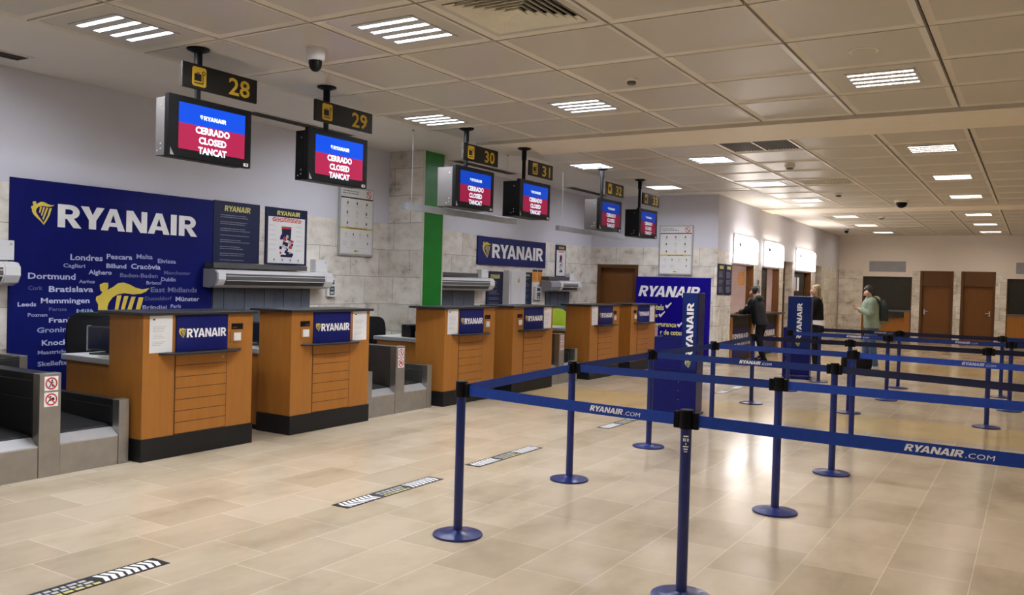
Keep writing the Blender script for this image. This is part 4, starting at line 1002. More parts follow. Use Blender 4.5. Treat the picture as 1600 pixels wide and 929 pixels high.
# ------------------------------------------------------------------ the back wall
door('door_4', 'brown door in the back wall with lever on its left, left of the pair', (-2.77, YF, 0), -PI/2, .98, 2.35, .40, -1, 4)
door('door_5', 'brown door in the back wall with lock on its right, right of the pair', (-1.585, YF, 0), -PI/2, .97, 2.35, .40, 1, 5)
def shutter_window(label, a, b):
    t = thing('shuttered_counter', label, 'counter', ((a+b)/2, YF, 0), -PI/2, 'shuttered counters in the back wall'); L = (b-a)/2
    mb = MB()
    for i in range(27): mb.box(-.12+.0, -.09, -L+.03, L-.03, 1.03+.041*i+.004, 1.03+.041*(i+1), 'shutter_dark')
    mb.build('shutter', t)
    MB().box(-.14, -.121, -L, L, 1.0, 2.14, 'void_dark').build('shutter_backing', t)
    MB().box(-.10, .02, -L, L, .98, 1.04, 'grille_grey').build('sill', t, bevel=.003)
    MB().box(-.12, .0, -L, L, .30, .98, 'desk_wood').build('front_panel', t); MB().box(-.12, -.01, -L, L, 0, .30, 'plinth_dark').build('plinth', t)
    MB().box(0, .13, -.1, L-.22, .80, .98, 'shutter_dark').build('bag_ledge', t, bevel=.004)
    mb = MB(); mb.box(-.14, .01, -L, -L+.03, 0, 2.14, 'frame_wood'); mb.box(-.14, .01, L-.03, L, 0, 2.14, 'frame_wood'); mb.build('frame', t)
    MB().box(-.25, -.002, -L, L, 2.14, 2.35, 'paint_far_lit').build('lintel', t)
shutter_window('shuttered counter in the back wall behind the man with backpack', -5.02, -3.50)
shutter_window('shuttered counter in the back wall at the right edge of the picture', -.79, .9)
for a, b, lab in ((-4.83, -3.70, 'grey rectangular wall vent above the shutter behind the man'), (-.56, .6, 'grey rectangular wall vent at the right edge of the back wall')):
    t = thing('wall_vent', lab, 'air vent', ((a+b)/2, YF, 2.30), -PI/2, 'grey vents in the back wall'); L = (b-a)/2
    MB().box(0, .012, -L, L, 0, .35, 'grey_plastic').build('frame', t)
    for i in range(12): MB().box(.012, .02, -L+.02, L-.02, .02+.026*i, .036+.026*i, 'word_b' if False else 'grey_plastic').build('blade', t)

# ------------------------------------------------------------------ floor direction strips
def floor_strip(label, x, y0, y1, rev=False):
    mb = MB(); W = .075; L = y1-y0
    mb.box(x-W, x+W, y0, y1, .0005, .0025, 'plinth_dark')
    n = 8
    for side in (0, 1):
        for i in range(n):
            s = y0+.03+i*.043 if side == 0 else y1-.03-(i+1)*.043
            d = .022
            for sg in (-1, 1):
                q = [(x, s+d), (x, s+d+.027), (x+sg*W*.8, s+.027), (x+sg*W*.8, s)] if side == 1 else [(x, s-d+.02), (x, s-d+.047), (x+sg*W*.8, s+.047), (x+sg*W*.8, s+.02)]
                q = q if sg < 0 else q[::-1]
                mb.add([(a, b, .003) for a, b in q], [(0, 1, 2, 3)], 'white_print')
    for r in range(3):
        u = y0+L*.38
        while u < y1-L*.38:
            l = rnd.uniform(.02, .05); mb.add([(x-.045+.04*r, u, .003), (x-.02+.04*r, u, .003), (x-.02+.04*r, u+l, .003), (x-.045+.04*r, u+l, .003)], [(0, 1, 2, 3)], 'mid_text' if r != 2 else 'gold_text'); u += l+.012
    tag(mb.build('floor_strip', None), label, 'floor marking', 'queue distance strips on the floor')
floor_strip('black floor strip with white chevrons nearest the camera at bottom left', -4.10, 1.95, 3.06)
floor_strip('black floor strip with white chevrons left of the nearest belt post', -4.10, 4.49, 5.62)
floor_strip('black floor strip with white chevrons between the first two belt posts', -4.12, 6.17, 7.29)
floor_strip('chevron floor strip glimpsed below the belt lettering of the nearest queue', -4.08, 8.72, 9.86)
floor_strip('pale chevron floor strip furthest away beyond the bag sizer', -4.08, 12.8, 13.95)

# ------------------------------------------------------------------ belt barriers
ZB0, ZB1 = .888, .948
ST_POS = dict(A=(-3.06, 4.44), B=(-3.21, 6.24), C=(-3.25, 8.02), H=(-3.22, 9.87), G=(-3.36, 12.02), O=(-3.33, 13.95), P=(-3.22, 15.7),
              n=(-1.512, 4.235), D=(-1.555, 6.265), E=(-1.485, 7.905), I=(-1.66, 9.84), J=(-2.07, 12.0), K=(-1.86, 13.85), L=(-1.94, 15.75),
              F=(-.465, 11.9), N=(-.27, 13.85), M=(-.43, 15.6), R1=(.42, 4.14), R2=(.45, 6.2), R3=(.5, 7.25), R4=(.4, 9.45), R5=(.7, 11.8), R6=(.8, 13.9), R7=(.7, 15.5))
SLAB = dict(A='blue belt post nearest the check-in desks, at the near left corner of the queue', B='blue belt post second from the front in the row nearest the desks',
            C='blue belt post third in the row nearest the desks, left of the bag sizer', H='blue belt post just right of the near blue bag sizer', G='blue belt post in front of the man in the black jacket',
            O='blue belt post at the left front of the far bag sizer', P='blue belt post standing at the far right of the far bag sizer', n='nearest blue belt post with white maker sticker, cut by the bottom edge',
            D='blue belt post with broad base just behind the nearest post, middle row', E='blue belt post third in the middle row, navy belt on its right',
            I='blue belt post in the middle row whose base is hidden by the nearest belt', J='blue belt post just left behind the one with hidden base', K='blue belt post right of the backpacked man, nearer of two close together', L='blue belt post right of the backpacked man, further of two close together',
            F='dark blue belt post at right, nearest of three at the right edge', N='blue belt post at the right edge, rightmost of three', M='blue belt post at the right edge, furthest of three')
_shared = {}
def shared(key, fn):
    if key not in _shared: _shared[key] = fn()
    return _shared[key]
def mesh_pole():
    mb = MB(); mb.cyl((0, 0, .015), (0, 0, .90), .0285, 'post_blue', seg=28); me = mb.mesh('pole'); me.polygons.foreach_set('use_smooth', [True]*len(me.polygons)); me.set_sharp_from_angle(angle=.7); return me
def mesh_base():
    mb = MB(); mb.lathe([(.155, .0), (.158, .006), (.155, .013), (.12, .018), (.045, .026), (.034, .034), (.03, .036)], 0, 0, 'post_blue', 48); me = mb.mesh('base'); me.polygons.foreach_set('use_smooth', [True]*len(me.polygons)); me.set_sharp_from_angle(angle=.9); return me
def mesh_head():
    mb = MB(); mb.lathe([(.036, .875), (.0365, .88), (.0365, .968), (.033, .973), (.012, .974)], 0, 0, 'black_plastic', 28)
    me = mb.mesh('head'); me.polygons.foreach_set('use_smooth', [True]*len(me.polygons)); me.set_sharp_from_angle(angle=.6); return me
POST = {}
def child_mesh(name, me, parent):
    o = bpy.data.objects.new(name, me); C.objects.link(o); o.parent = parent; return o
for k, (x, y) in ST_POS.items():
    t = thing('belt_post', SLAB.get(k, 'blue belt post outside the right edge of the picture'), 'barrier post', (x, y, 0), 0, 'blue belt posts of the queue')
    child_mesh('base', shared('base', mesh_base), t); child_mesh('pole', shared('pole', mesh_pole), t); child_mesh('head', shared('head', mesh_head), t)
    POST[k] = t
# the nearest post leans a touch and carries a sticker
mb = MB()
for i in range(9):
    pass
a0 = math.atan2(-4.235, 1.512)
st = []
for z0, z1, w0, w1, m in ((.835, .842, -.45, .45, 'white_print'), (.812, .828, -.5, -.25, 'white_print'), (.812, .828, -.15, .0, 'white_print'), (.812, .828, .2, .5, 'white_print'), (.795, .805, -.1, .1, 'white_print'), (.783, .789, -.5, .5, 'white_print'), (.770, .776, -.4, .4, 'white_print'), (.758, .762, -.3, .3, 'white_print')):
    n = 6; vs = []
    for i in range(n+1):
        a = a0+w0+(w1-w0)*i/n; vs += [(.0289*math.cos(a), .0289*math.sin(a), z0), (.0289*math.cos(a), .0289*math.sin(a), z1)]
    mb.add(vs, [(2*i, 2*i+2, 2*i+3, 2*i+1) for i in range(n)], m)
mb.build('sticker', POST['n'])
def belt(a, b, m='belt_blue', txt=None, sag=.0, twist=0):
    """belt pulled out of post a, clipped into post b; child of a"""
    pa, pb = Vector((*ST_POS[a], 0)), Vector((*ST_POS[b], 0)); d = (pb-pa); L = d.length; d.normalize(); nrm = Vector((-d.y, d.x, 0))
    s0, s1 = .038, L-.038; mb = MB(); N = 16; vs = []
    for i in range(N+1):
        s = s0+(s1-s0)*i/N; q = sag*4*(i/N)*(1-i/N)
        for o in (-.0009, .0009):
            p = d*s+nrm*o; vs += [(p.x, p.y, ZB0-q), (p.x, p.y, ZB1-q)]
    fs = []
    for i in range(N):
        k = i*4; fs += [(k, k+1, k+5, k+4), (k+2, k+6, k+7, k+3), (k+1, k+3, k+7, k+5), (k, k+4, k+6, k+2)]
    mb.add(vs, fs, m); o = mb.build('belt', POST[a])
    for s, ln in ((.0375, .028), (L-.068, .03)):
        c = MB()
        p = d*s; q = d*(s+ln); e = nrm*.013
        vs = [(*(v.xy), z) for z in (ZB0-.014, ZB1+.012) for v in (p-e, q-e, q+e, p+e)]
        c.add(vs, [(3, 2, 1, 0), (4, 5, 6, 7), (0, 1, 5, 4), (1, 2, 6, 5), (2, 3, 7, 6), (3, 0, 4, 7)], 'black_plastic')
        c.build('belt_clip', POST[a], bevel=.003)
    if txt:
        f0, f1, mm = txt; u = d; side = -1 if nrm.y > 0 else 1
        lt = MB(); S0 = d*(s0+(s1-s0)*f0); S1 = d*(s0+(s1-s0)*f1); wl_ = (S1-S0).length; off = nrm*side*.0018
        q = sag*4*((f0+f1)/2)*(1-(f0+f1)/2)
        brand(lt, S0+off+Vector((0, 0, ZB0+.016-q)), d, UZ, .031, wl_*.66, mm, shear=.22)
        text(lt, '.COM', S0+off+d*wl_*.69+Vector((0, 0, ZB0+.016-q)), d, UZ, .022, mm, w=wl_*.31, bold=0, shear=.18)
        lt.build('belt_lettering', o)
belt('A', 'B'); belt('A', 'n', txt=(.625, .84, 'white_print'), sag=.006); belt('n', 'R1', txt=(.535, .725, 'white_print'), sag=.004)
belt('B', 'C', 'belt_mid'); belt('B', 'D', 'belt_mid'); belt('D', 'R2')
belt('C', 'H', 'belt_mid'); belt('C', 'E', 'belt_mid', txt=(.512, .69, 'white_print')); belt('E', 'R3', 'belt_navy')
belt('H', 'G', 'belt_mid'); belt('H', 'I', 'belt_mid'); belt('I', 'R4', 'belt_blue', txt=(.51, .66, 'word_a'))
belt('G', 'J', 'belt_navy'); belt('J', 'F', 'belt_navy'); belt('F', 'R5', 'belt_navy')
belt('O', 'K', 'belt_mid', txt=(.60, .83, 'white_print')); belt('K', 'N', 'belt_mid', txt=(.56, .75, 'word_a')); belt('N', 'R6', 'belt_mid')
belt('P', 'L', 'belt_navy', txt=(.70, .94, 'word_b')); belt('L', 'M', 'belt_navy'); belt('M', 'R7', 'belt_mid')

# ------------------------------------------------------------------ bag sizers
def bag_sizer(label, loc, rz, H, lw, cw, lh):
    """column with vertical sign at right, open-fronted box at left; faces -Y"""
    t = thing('bag_sizer', label, 'bag sizer', loc, rz, 'blue bag sizers')
    # box left of the column: side sheet, back sheet, floor, front panel up to half height
    MB().box(-lw, 0, .0, .012, .02, lh, 'sizer_blue').build('front_panel', t, bevel=.002)
    MB().box(-lw, -lw+.014, .012, .40, .02, lh, 'sizer_blue').build('side_panel', t, bevel=.002)
    MB().box(-lw, 0, .40, .412, .02, lh, 'sizer_blue').build('back_panel', t, bevel=.002)
    MB().box(-lw, 0, -.006, .0, lh*.58, lh*.60, 'sizer_blue').build('seam_rail', t)
    MB().box(0, cw, -.006, .40, .02, H, 'sizer_blue').build('column', t, bevel=.004)
    MB().box(.012, cw-.012, -.012, -.006, H*.38, H-.012, 'sizer_front').build('sign_face', t)
    mb = MB(); brand(mb, (cw*.5+.045, -.0135, H*.47), (0, 0, 1), (-1, 0, 0), .085, H*.45, 'white_print'); mb.build('lettering', t)
    mb = MB(); put(mb, HARP, (cw*.5-.05, -.0135, H*.395), UX, UZ, 'gold_text', 0, .085, .085); mb.build('emblem', t)
    mb = MB()
    for i in range(4): mb.cyl((-.02, -.003, .2+.11*i), (-.02, .002, .2+.11*i), .005, 'alu', seg=8)
    mb.build('screw_heads', t)
    mb = MB(); mb.box(-lw-.01, cw+.02, -.03, .42, 0, .022, 'sizer_blue'); mb.build('foot_plate', t, bevel=.004)
    return t
bag_sizer('blue bag sizer nearer the camera, in front of the bright blue poster', (-3.74, 10.2, 0), math.radians(8), 1.53, .34, .20, .97)
s2 = bag_sizer('blue bag sizer further away, left of the blonde woman', (-3.83, 15.9, 0), math.radians(8), 1.49, .07, .40, .92)
MB().cyl((-.02, -.10, .06), (.42, -.10, .06), .02, 'sizer_blue', seg=12).box(-.0, .03, -.1, -.02, .0, .05, 'sizer_blue').box(.36, .39, -.1, -.02, .0, .05, 'sizer_blue').build('foot_bar', s2, smooth=40)

# ------------------------------------------------------------------ people
def skin_mesh(name, nodes, edges, roots, m, parent, sub=2, smooth=True):
    idx = {k: i for i, k in enumerate(nodes)}
    me = bpy.data.meshes.new(name); me.from_pydata([Vector(nodes[k][0]) for k in nodes], [(idx[a], idx[b]) for a, b in edges], [])
    me.materials.append(M[m])
    o = bpy.data.objects.new(name, me); C.objects.link(o); o.parent = parent
    sk = o.modifiers.new('skin', 'SKIN'); sk.use_smooth_shade = True; sk.branch_smoothing = .3
    if not me.skin_vertices: me.attributes  # layer is made by the modifier
    d = me.skin_vertices[0].data
    for k, i in idx.items():
        r = nodes[k][1]; d[i].radius = (r, r) if not isinstance(r, tuple) else r
        d[i].use_root = k in roots
    sb = o.modifiers.new('subdivision', 'SUBSURF'); sb.levels = sub; sb.render_levels = sub
    return o
def loft(mb, pts, m, seg=16, sub=4):
    """smooth tapering tube through (point, radius) pairs"""
    P_ = [p for p, r in pts]; R_ = [r for p, r in pts]; path = []
    for i in range(len(pts)-1):
        a, b, c, d = P_[max(i-1, 0)], P_[i], P_[i+1], P_[min(i+2, len(pts)-1)]
        for j in range(sub + (1 if i == len(pts)-2 else 0)):
            u = j/sub
            q = .5*((2*b)+(c-a)*u+(2*a-5*b+4*c-d)*u*u+(3*b-a-3*c+d)*u**3)
            path.append((q, R_[i]+(R_[i+1]-R_[i])*u))
    vs = []; ref = None
    for k, (p, r) in enumerate(path):
        tg = (path[min(k+1, len(path)-1)][0]-path[max(k-1, 0)][0]).normalized()
        ref = tg.orthogonal() if ref is None else ref-tg*ref.dot(tg)
        ref.normalize(); bn = tg.cross(ref)
        for i in range(seg):
            t_ = 2*PI*i/seg; vs.append(p+(ref*math.cos(t_)+bn*math.sin(t_))*r)
    n = len(path)
    fs = [(k*seg+i, k*seg+(i+1) % seg, (k+1)*seg+(i+1) % seg, (k+1)*seg+i) for k in range(n-1) for i in range(seg)]+[list(range(seg))[::-1], list(range((n-1)*seg, n*seg))]
    mb.add(vs, fs, m)
def person(label, loc, rz, J, wear, H):
    """J: joints in a 1.75 m frame, front +X, left +Y; wear: dict of garments"""
    t = thing('person', label, 'person', loc, rz); k = H/1.75
    t.scale = (k, k, k)
    P = dict(J)
    nodes = dict(pelvis=(P['pelvis'], .085), waist=(P['waist'], .09), chest=(P['chest'], .10), necka=(P['necka'], .056), neckb=(P['neckb'], .05),
                 jaw=(P['jaw'], .066), head=(P['head'], .088), crown=(P['crown'], .062), nose=(P['nose'], .013))
    edges = [('pelvis', 'waist'), ('waist', 'chest'), ('chest', 'necka'), ('necka', 'neckb'), ('neckb', 'jaw'), ('jaw', 'head'), ('head', 'crown'), ('head', 'nose')]
    for s in 'LR':
        nodes.update({'sh'+s: (P['sh'+s], .045), 'el'+s: (P['el'+s], .038), 'wr'+s: (P['wr'+s], .028), 'pa'+s: (P['pa'+s], .034), 'hi'+s: (P['hi'+s], .075), 'kn'+s: (P['kn'+s], .05), 'an'+s: (P['an'+s], .036), 'to'+s: (P['to'+s], .034), 'ear'+s: (P['ear'+s], .016)})
        edges += [('chest', 'sh'+s), ('sh'+s, 'el'+s), ('el'+s, 'wr'+s), ('wr'+s, 'pa'+s), ('pelvis', 'hi'+s), ('hi'+s, 'kn'+s), ('kn'+s, 'an'+s), ('an'+s, 'to'+s), ('head', 'ear'+s)]
    # fingers: short chains rooted in the palm
    roots = ['pelvis']
    for s in 'LR':
        w_, p_ = Vector(P['wr'+s]), Vector(P['pa'+s]); d = (p_-w_).normalized(); side = d.cross(Vector((0, 0, 1)))
        if side.length < .1: side = Vector((0, 1, 0))
        side.normalize(); dn = side.cross(d); dn = dn if dn.z < 0 else -dn
        for i, (o, L) in enumerate(((-.03, .060), (-.01, .068), (.01, .064), (.03, .05))):
            b = p_+side*o+d*.012
            f = ['f%s%d%d' % (s, i, j) for j in range(4)]
            for j, (q, r) in enumerate(((b, .010), (b+d*L*.45, .0095), (b+d*L*.7+dn*L*.3, .009), (b+d*L*.72+dn*L*.6, .008))): nodes[f[j]] = (tuple(q), r)
            edges += [(f[0], f[1]), (f[1], f[2]), (f[2], f[3])]; roots.append(f[0])
        sg = 1 if s == 'L' else -1
        b = p_-d*.02-side*.03*sg; f = ['t%s%d' % (s, j) for j in range(3)]
        for j, (q, r) in enumerate(((b, .012), (b-side*.03*sg+d*.02, .011), (b-side*.035*sg+d*.05, .009))): nodes[f[j]] = (tuple(q), r)
        edges += [(f[0], f[1]), (f[1], f[2])]; roots.append(f[0])
    body = skin_mesh('body', nodes, edges, roots, 'skin', t)
    # face
    hd = Vector(P['head']); fw = (Vector(P['nose'])-hd).normalized(); up = (Vector(P['crown'])-hd).normalized(); lf = up.cross(fw).normalized()
    mb = MB()
    for sg in (-1, 1): mb.ball(hd+fw*.083+lf*.032*sg+up*.012, .011, 'black_print', 8)
    mb.build('eyes', t, smooth=60)
    MB().ball(Vector(P['jaw'])+fw*.056+up*.0, .010, 'lip', 8, (.6, 1.3, .5)).build('mouth', t, smooth=60)
    # garments: lofted shells around the body
    if 'top' in wear:
        m, lo = wear['top']; mb = MB(); px, ws = Vector(P['pelvis']), Vector(P['chest']); sl = (ws.x-px.x)/(ws.z-px.z)
        rings = [(.86, .128, .188), (.90, .132, .192), (1.0, .122, .178), (1.10, .118, .172), (1.22, .125, .185), (1.32, .128, .200), (1.39, .115, .205), (1.435, .09, .165), (1.465, .072, .10), (1.495, .066, .072)]
        vs = []; n_ = 24; rings = [r for r in rings if r[0] >= wear.get('hem', 0)]
        for z, rx, ry in rings:
            for q in range(n_):
                a = 2*PI*q/n_; cc, ss = math.cos(a), math.sin(a)
                vs.append(((z-px.z)*sl*1.0+rx*lo*math.copysign(abs(cc)**.8, cc), ry*(1+(lo-1)*.7)*math.copysign(abs(ss)**.8, ss), z))
        fs = [(r*n_+q, r*n_+(q+1) % n_, (r+1)*n_+(q+1) % n_, (r+1)*n_+q) for r in range(len(rings)-1) for q in range(n_)] + [list(range(n_))[::-1]]
        mb.add(vs, fs, m)
        for s in 'LR':
            sh, el, wr = Vector(P['sh'+s]), Vector(P['el'+s]), Vector(P['wr'+s]); ins = Vector((sh.x, sh.y*.55, sh.z-.02))
            loft(mb, [(ins, .075*lo), (sh, .074*lo), (sh.lerp(el, .5), .062*lo), (el, .056*lo), (el.lerp(wr, .5), .05*lo), (el.lerp(wr, .92), .042*lo), (el.lerp(wr, .97), .038*lo)], m)
        mb.build(wear.get('topname', 'jacket'), t, smooth=70)
    if 'legs' in wear:
        m, lo = wear['legs']; mb = MB(); vs = []; n_ = 24; pz = P['pelvis'][2]
        rings = [(.78, .10, .165), (.84, .128, .182), (.92, .128, .178), (1.0, .115, .165), (1.04, .11, .16)]
        for z, rx, ry in rings:
            for q in range(n_):
                a = 2*PI*q/n_; cc, ss = math.cos(a), math.sin(a); vs.append((rx*math.copysign(abs(cc)**.85, cc), ry*math.copysign(abs(ss)**.85, ss), z))
        fs = [(r*n_+q, r*n_+(q+1) % n_, (r+1)*n_+(q+1) % n_, (r+1)*n_+q) for r in range(len(rings)-1) for q in range(n_)] + [list(range(n_))[::-1], list(range(len(rings)*n_-n_, len(rings)*n_))]
        mb.add(vs, fs, m)
        for s in 'LR':
            hi, kn, an = Vector(P['hi'+s]), Vector(P['kn'+s]), Vector(P['an'+s])
            loft(mb, [(hi, .098*lo), (hi.lerp(kn, .3), .095*lo), (hi.lerp(kn, .7), .078*lo), (kn, .068*lo), (kn.lerp(an, .35), .066*lo), (kn.lerp(an, .8), .055*lo), (an+Vector((0, 0, -.02)), .058*lo)], m)
        mb.build('trousers', t, smooth=70)
    for s in 'LR':
        a, b = Vector(P['an'+s]), Vector(P['to'+s]); dv = Vector((b.x-a.x, b.y-a.y, 0)).normalized(); sd = Vector((-dv.y, dv.x, 0))
        mb = MB(); ring = []
        for z, kx, ky in ((.0, 1, 1), (.025, 1.02, 1.02), (.05, .96, .92), (.085, .55, .72)):
            for i in range(20):
                an_ = 2*PI*i/20; c, sn = math.cos(an_), math.sin(an_)
                xx = .135*kx*c+.045 if z < .08 else .07*c-.01
                q = Vector((a.x, a.y, a.z-.08))+dv*xx+sd*(.046*ky*sn); ring.append((q.x, q.y, q.z+z))
        fs = [(r*20+i, r*20+(i+1) % 20, (r+1)*20+(i+1) % 20, (r+1)*20+i) for r in range(3) for i in range(20)]+[list(range(20))[::-1], list(range(60, 80))]
        mb.add(ring, fs, wear.get('shoe', 'black_plastic')); mb.build('shoe', t, smooth=60)
    # hair
    hm = wear.get('hair', 'hair_dark'); mb = MB()
    bk = hd-fw*.022+up*.028
    b0 = len(mb.v); mb.ball((0, 0, 0), 1, hm, 14)
    R = Matrix((fw, lf, up)).transposed()
    out = []
    for v in mb.v:
        q = Vector((v[0]*.104, v[1]*.094, v[2]*.102))
        # cut the face free: pull the front-lower part back
        if q.x > .01 and q.z < .045: q.x = .01+(q.x-.01)*.15
        out.append(tuple(bk+R@q))
    mb.v = out
    if wear.get('long'):
        for i in range(5):
            o = -.06+.03*i; mb.cyl(tuple(bk-fw*.07+lf*o), tuple(bk-fw*.075+lf*o*1.05-up*.20), .034, hm, .022, 10)
        for sg in (-1, 1): mb.cyl(tuple(bk+fw*.0+lf*.08*sg+up*.02), tuple(bk-fw*.02+lf*.075*sg-up*.17), .028, hm, .018, 10)
    mb.build('hair', t, smooth=70)
    return t
def joints(lean=0, head_pitch=0, head_yaw=0, arms=None, feet=None):
    sp = math.sin(lean)
    J = dict(pelvis=(0, 0, .95), waist=(.0+.10*sp, 0, 1.10), chest=(.02+.32*sp, 0, 1.32))
    nb = Vector((.01+.50*sp, 0, 1.49)); J['necka'] = (.0+.44*sp, 0, 1.45); J['neckb'] = tuple(nb)
    hc = nb+Vector((.03, 0, .085))
    f = Vector((math.cos(head_pitch)*math.cos(head_yaw), math.cos(head_pitch)*math.sin(head_yaw), -math.sin(head_pitch))); lf = Vector((-math.sin(head_yaw), math.cos(head_yaw), 0)); up = f.cross(lf)
    J['head'] = tuple(hc+up*.045); J['jaw'] = tuple(hc-up*.03+f*.03); J['crown'] = tuple(hc+up*.105-f*.01); J['nose'] = tuple(hc+up*.03+f*.112)
    for s, g in (('L', 1), ('R', -1)):
        J['ear'+s] = tuple(hc+up*.03+lf*.092*g-f*.005)
        J['sh'+s] = (.0+.36*sp, .185*g, 1.41); J['hi'+s] = (0, .092*g, .90)
        ft = (feet or {}).get(s, (0, .11*g, .08)); J['an'+s] = ft; J['kn'+s] = (ft[0]*.5+.035, .105*g, .50); J['to'+s] = (ft[0]+.15, ft[1]+.02*g, .035)
        e, w_ = arms[s]; J['el'+s] = e; J['wr'+s] = w_; d = (Vector(w_)-Vector(e)).normalized(); J['pa'+s] = tuple(Vector(w_)+d*.075)
    return J
# man at the first ticket window, seen from behind
J = joints(.30, .25, .1, {'L': ((.24, .26, 1.17), (.44, .16, 1.14)), 'R': ((.24, -.26, 1.17), (.44, -.14, 1.14))}, {'L': (-.18, .10, .08), 'R': (.03, -.12, .08)})
p1 = person('person in black hooded jacket and striped track trousers leaning on the ticket counter', (-5.24, 19.25, 0), math.radians(165), J, {'top': ('jacket_black', 1.25), 'legs': ('cloth_black', 1.08), 'shoe': 'black_plastic', 'hair': 'hair_dark'}, 1.66)
MB().ball((.05, 0, 1.46), .12, 'jacket_black', 10, (.75, 1.1, .75)).build('hood', p1, smooth=60)
mb = MB()
for a, b in (((.0, .205, .90), (.03, .182, .50)), ((.03, .182, .50), (-.10, .172, .13))):
    mb.cyl(a, b, .012, 'white_print', seg=8)
mb.build('side_stripe', p1, smooth=40)
MB().ball((.19, .29, 1.30), .022, 'white_print', 8).build('sleeve_badge', p1)
# clerk inside the first window
J = joints(.1, .15, .0, {'L': ((.22, .24, 1.12), (.42, .10, 1.10)), 'R': ((.22, -.24, 1.12), (.42, -.10, 1.10))})
person('person in dark clothes serving behind the first ticket window', (-6.22, 18.72, 0), math.radians(10), J, {'top': ('knit_black', 1.05), 'topname': 'sweater', 'legs': ('cloth_black', 1.05), 'hair': 'hair_dark'}, 1.66)
# blonde woman
J = joints(.05, .2, .25, {'L': ((.10, .25, 1.16), (.30, .10, 1.20)), 'R': ((.06, -.24, 1.14), (.30, -.10, 1.12))})
p3 = person('person with blonde hair in black sweater over white shirt beside the far bag sizer', (-3.90, 18.75, 0), math.radians(185), J, {'top': ('knit_black', 1.08), 'topname': 'sweater', 'hem': .98, 'legs': ('cloth_black', 1.2), 'shoe': 'black_plastic', 'hair': 'hair_blonde', 'long': True}, 1.73)
mb = MB(); mb.lathe([(.178, .885), (.180, .93), (.160, 1.01)], 0, 0, 'white_print', 24); mb.v = [(a*.86, b*1.12, c) for a, b, c in mb.v]; mb.build('shirt_hem', p3, smooth=60)
mb = MB(); mb.lathe([(.088, 1.44), (.085, 1.485), (.07, 1.50)], .0, 0, 'hair_blonde', 20); mb.build('scarf', p3, smooth=60)
o = MB().prism([(-.08, -.02), (.08, -.05), (.10, .09), (-.06, .12)], 'x', -.002, .002, 'paper').build('paper_sheet', None, loc=(-4.24, 18.66, 1.20)); o.rotation_euler = (.2, .5, .3); tag(o, 'white sheet of paper held by the blonde woman', 'paper')
mb = MB(); mb.cyl((.20, -.16, 1.13), (.27, -.115, 1.125), .052, 'white_print', seg=16); mb.build('shirt_cuff', p3, smooth=40)
# man with backpack
J = joints(.08, .6, .0, {'L': ((.05, .28, 1.16), (.24, .10, 1.24)), 'R': ((.06, -.27, 1.15), (.25, -.08, 1.23))}, {'L': (-.08, .10, .08), 'R': (.12, -.11, .08)})
p4 = person('person in green hoodie and jeans looking down at a phone', (-2.92, 19.35, 0), math.radians(192), J, {'top': ('hoodie', 1.32), 'topname': 'hoodie', 'legs': ('denim', 1.15), 'shoe': 'shoe_white', 'hair': 'hair_dark'}, 1.74)
MB().ball((-.05, 0, 1.465), .115, 'hoodie_light', 10, (.85, 1.15, .6)).build('hood', p4, smooth=60)
mb = MB()
for s in (-1, 1): mb.cyl((.105, s*.03, 1.42), (.165, s*.035, 1.24), .005, 'white_print', seg=6)
mb.build('drawstring', p4)
c, s = math.cos(math.radians(192)), math.sin(math.radians(192))
def at4(x, y): return (-2.92+x*c-y*s, 19.35+x*s+y*c)
o = MB().box(-.005, .005, -.037, .037, -.075, .075, 'black_plastic').build('smartphone', None, bevel=.004); o.location = (*at4(.33, .01), 1.27); o.rotation_euler = (0, math.radians(50), math.radians(192)); tag(o, 'dark smartphone held in the hands of the man in green hoodie', 'phone')
bp = thing('backpack', 'dark backpack with tan base worn by the man in green hoodie', 'backpack', (*at4(-.125, 0), .95), math.radians(192))
mb = MB(); vs = []; lv = ((0, .8, .75), (.06, .98, 1), (.2, 1, 1.05), (.36, .95, .9), (.46, .75, .62), (.50, .45, .35))
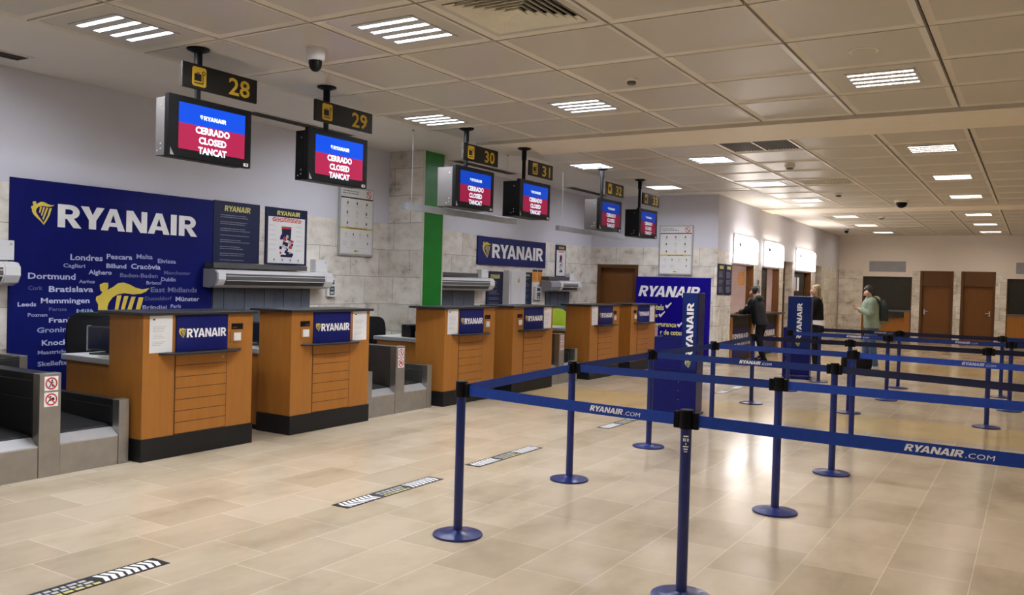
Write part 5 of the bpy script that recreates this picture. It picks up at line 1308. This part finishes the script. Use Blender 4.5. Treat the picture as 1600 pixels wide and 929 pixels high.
for z, ky, kx in lv:
    for i in range(24):
        a = 2*PI*i/24; cc, ss = math.cos(a), math.sin(a); vs.append((-.085+.095*kx*math.copysign(abs(cc)**.7, cc)+.012*(1-kx), .155*ky*math.copysign(abs(ss)**.6, ss), z))
fs = [(r*24+i, r*24+(i+1) % 24, (r+1)*24+(i+1) % 24, (r+1)*24+i) for r in range(5) for i in range(24)]+[list(range(24))[::-1], list(range(120, 144))]
mb.add(vs, fs, 'backpack'); mb.build('pack', bp, smooth=60)
mb = MB(); vs = [(-.085+(x+.085)*1.03, y*1.03, z) for x, y, z in vs[:48]]; mb.add(vs, [(i, (i+1) % 24, 24+(i+1) % 24, 24+i) for i in range(24)]+[list(range(24))[::-1]], 'backpack_tan'); mb.build('base_panel', bp, smooth=60)
for sg in (-1, 1):
    mb = MB(); pts = [(.02, sg*.12, .47), (.10, sg*.15, .555), (.20, sg*.155, .53), (.275, sg*.15, .40), (.28, sg*.165, .25), (.20, sg*.19, .13), (.02, sg*.14, .06)]
    for a, b in zip(pts, pts[1:]): mb.cyl(a, b, .018, 'backpack', seg=8)
    mb.build('strap', bp, smooth=40)
hb = thing('holdall', 'black soft holdall standing on the floor before the man with backpack', 'bag', (-3.12, 18.85, 0), math.radians(25))
mb = MB(); vs = []
for x, k in ((-.29, .6), (-.27, .9), (-.15, 1), (.15, 1), (.27, .9), (.29, .6)):
    for i in range(20):
        a = 2*PI*i/20; cc, ss = math.cos(a), math.sin(a); vs.append((x, .13*k*math.copysign(abs(cc)**.6, cc), .145+.143*k*math.copysign(abs(ss)**.6, ss)))
fs = [(r*20+i, (r+1)*20+i, (r+1)*20+(i+1) % 20, r*20+(i+1) % 20) for r in range(5) for i in range(20)]+[list(range(20)), list(range(100, 120))[::-1]]
mb.add(vs, fs, 'cloth_black'); mb.build('body', hb, smooth=60)
for sg in (-1, 1):
    mb = MB(); pts = [(-.12, sg*.08, .27), (-.10, sg*.05, .33), (0, sg*.03, .35), (.10, sg*.05, .33), (.12, sg*.08, .27)]
    for a, b in zip(pts, pts[1:]): mb.cyl(a, b, .011, 'black_plastic', seg=8)
    mb.build('handle', hb, smooth=40)
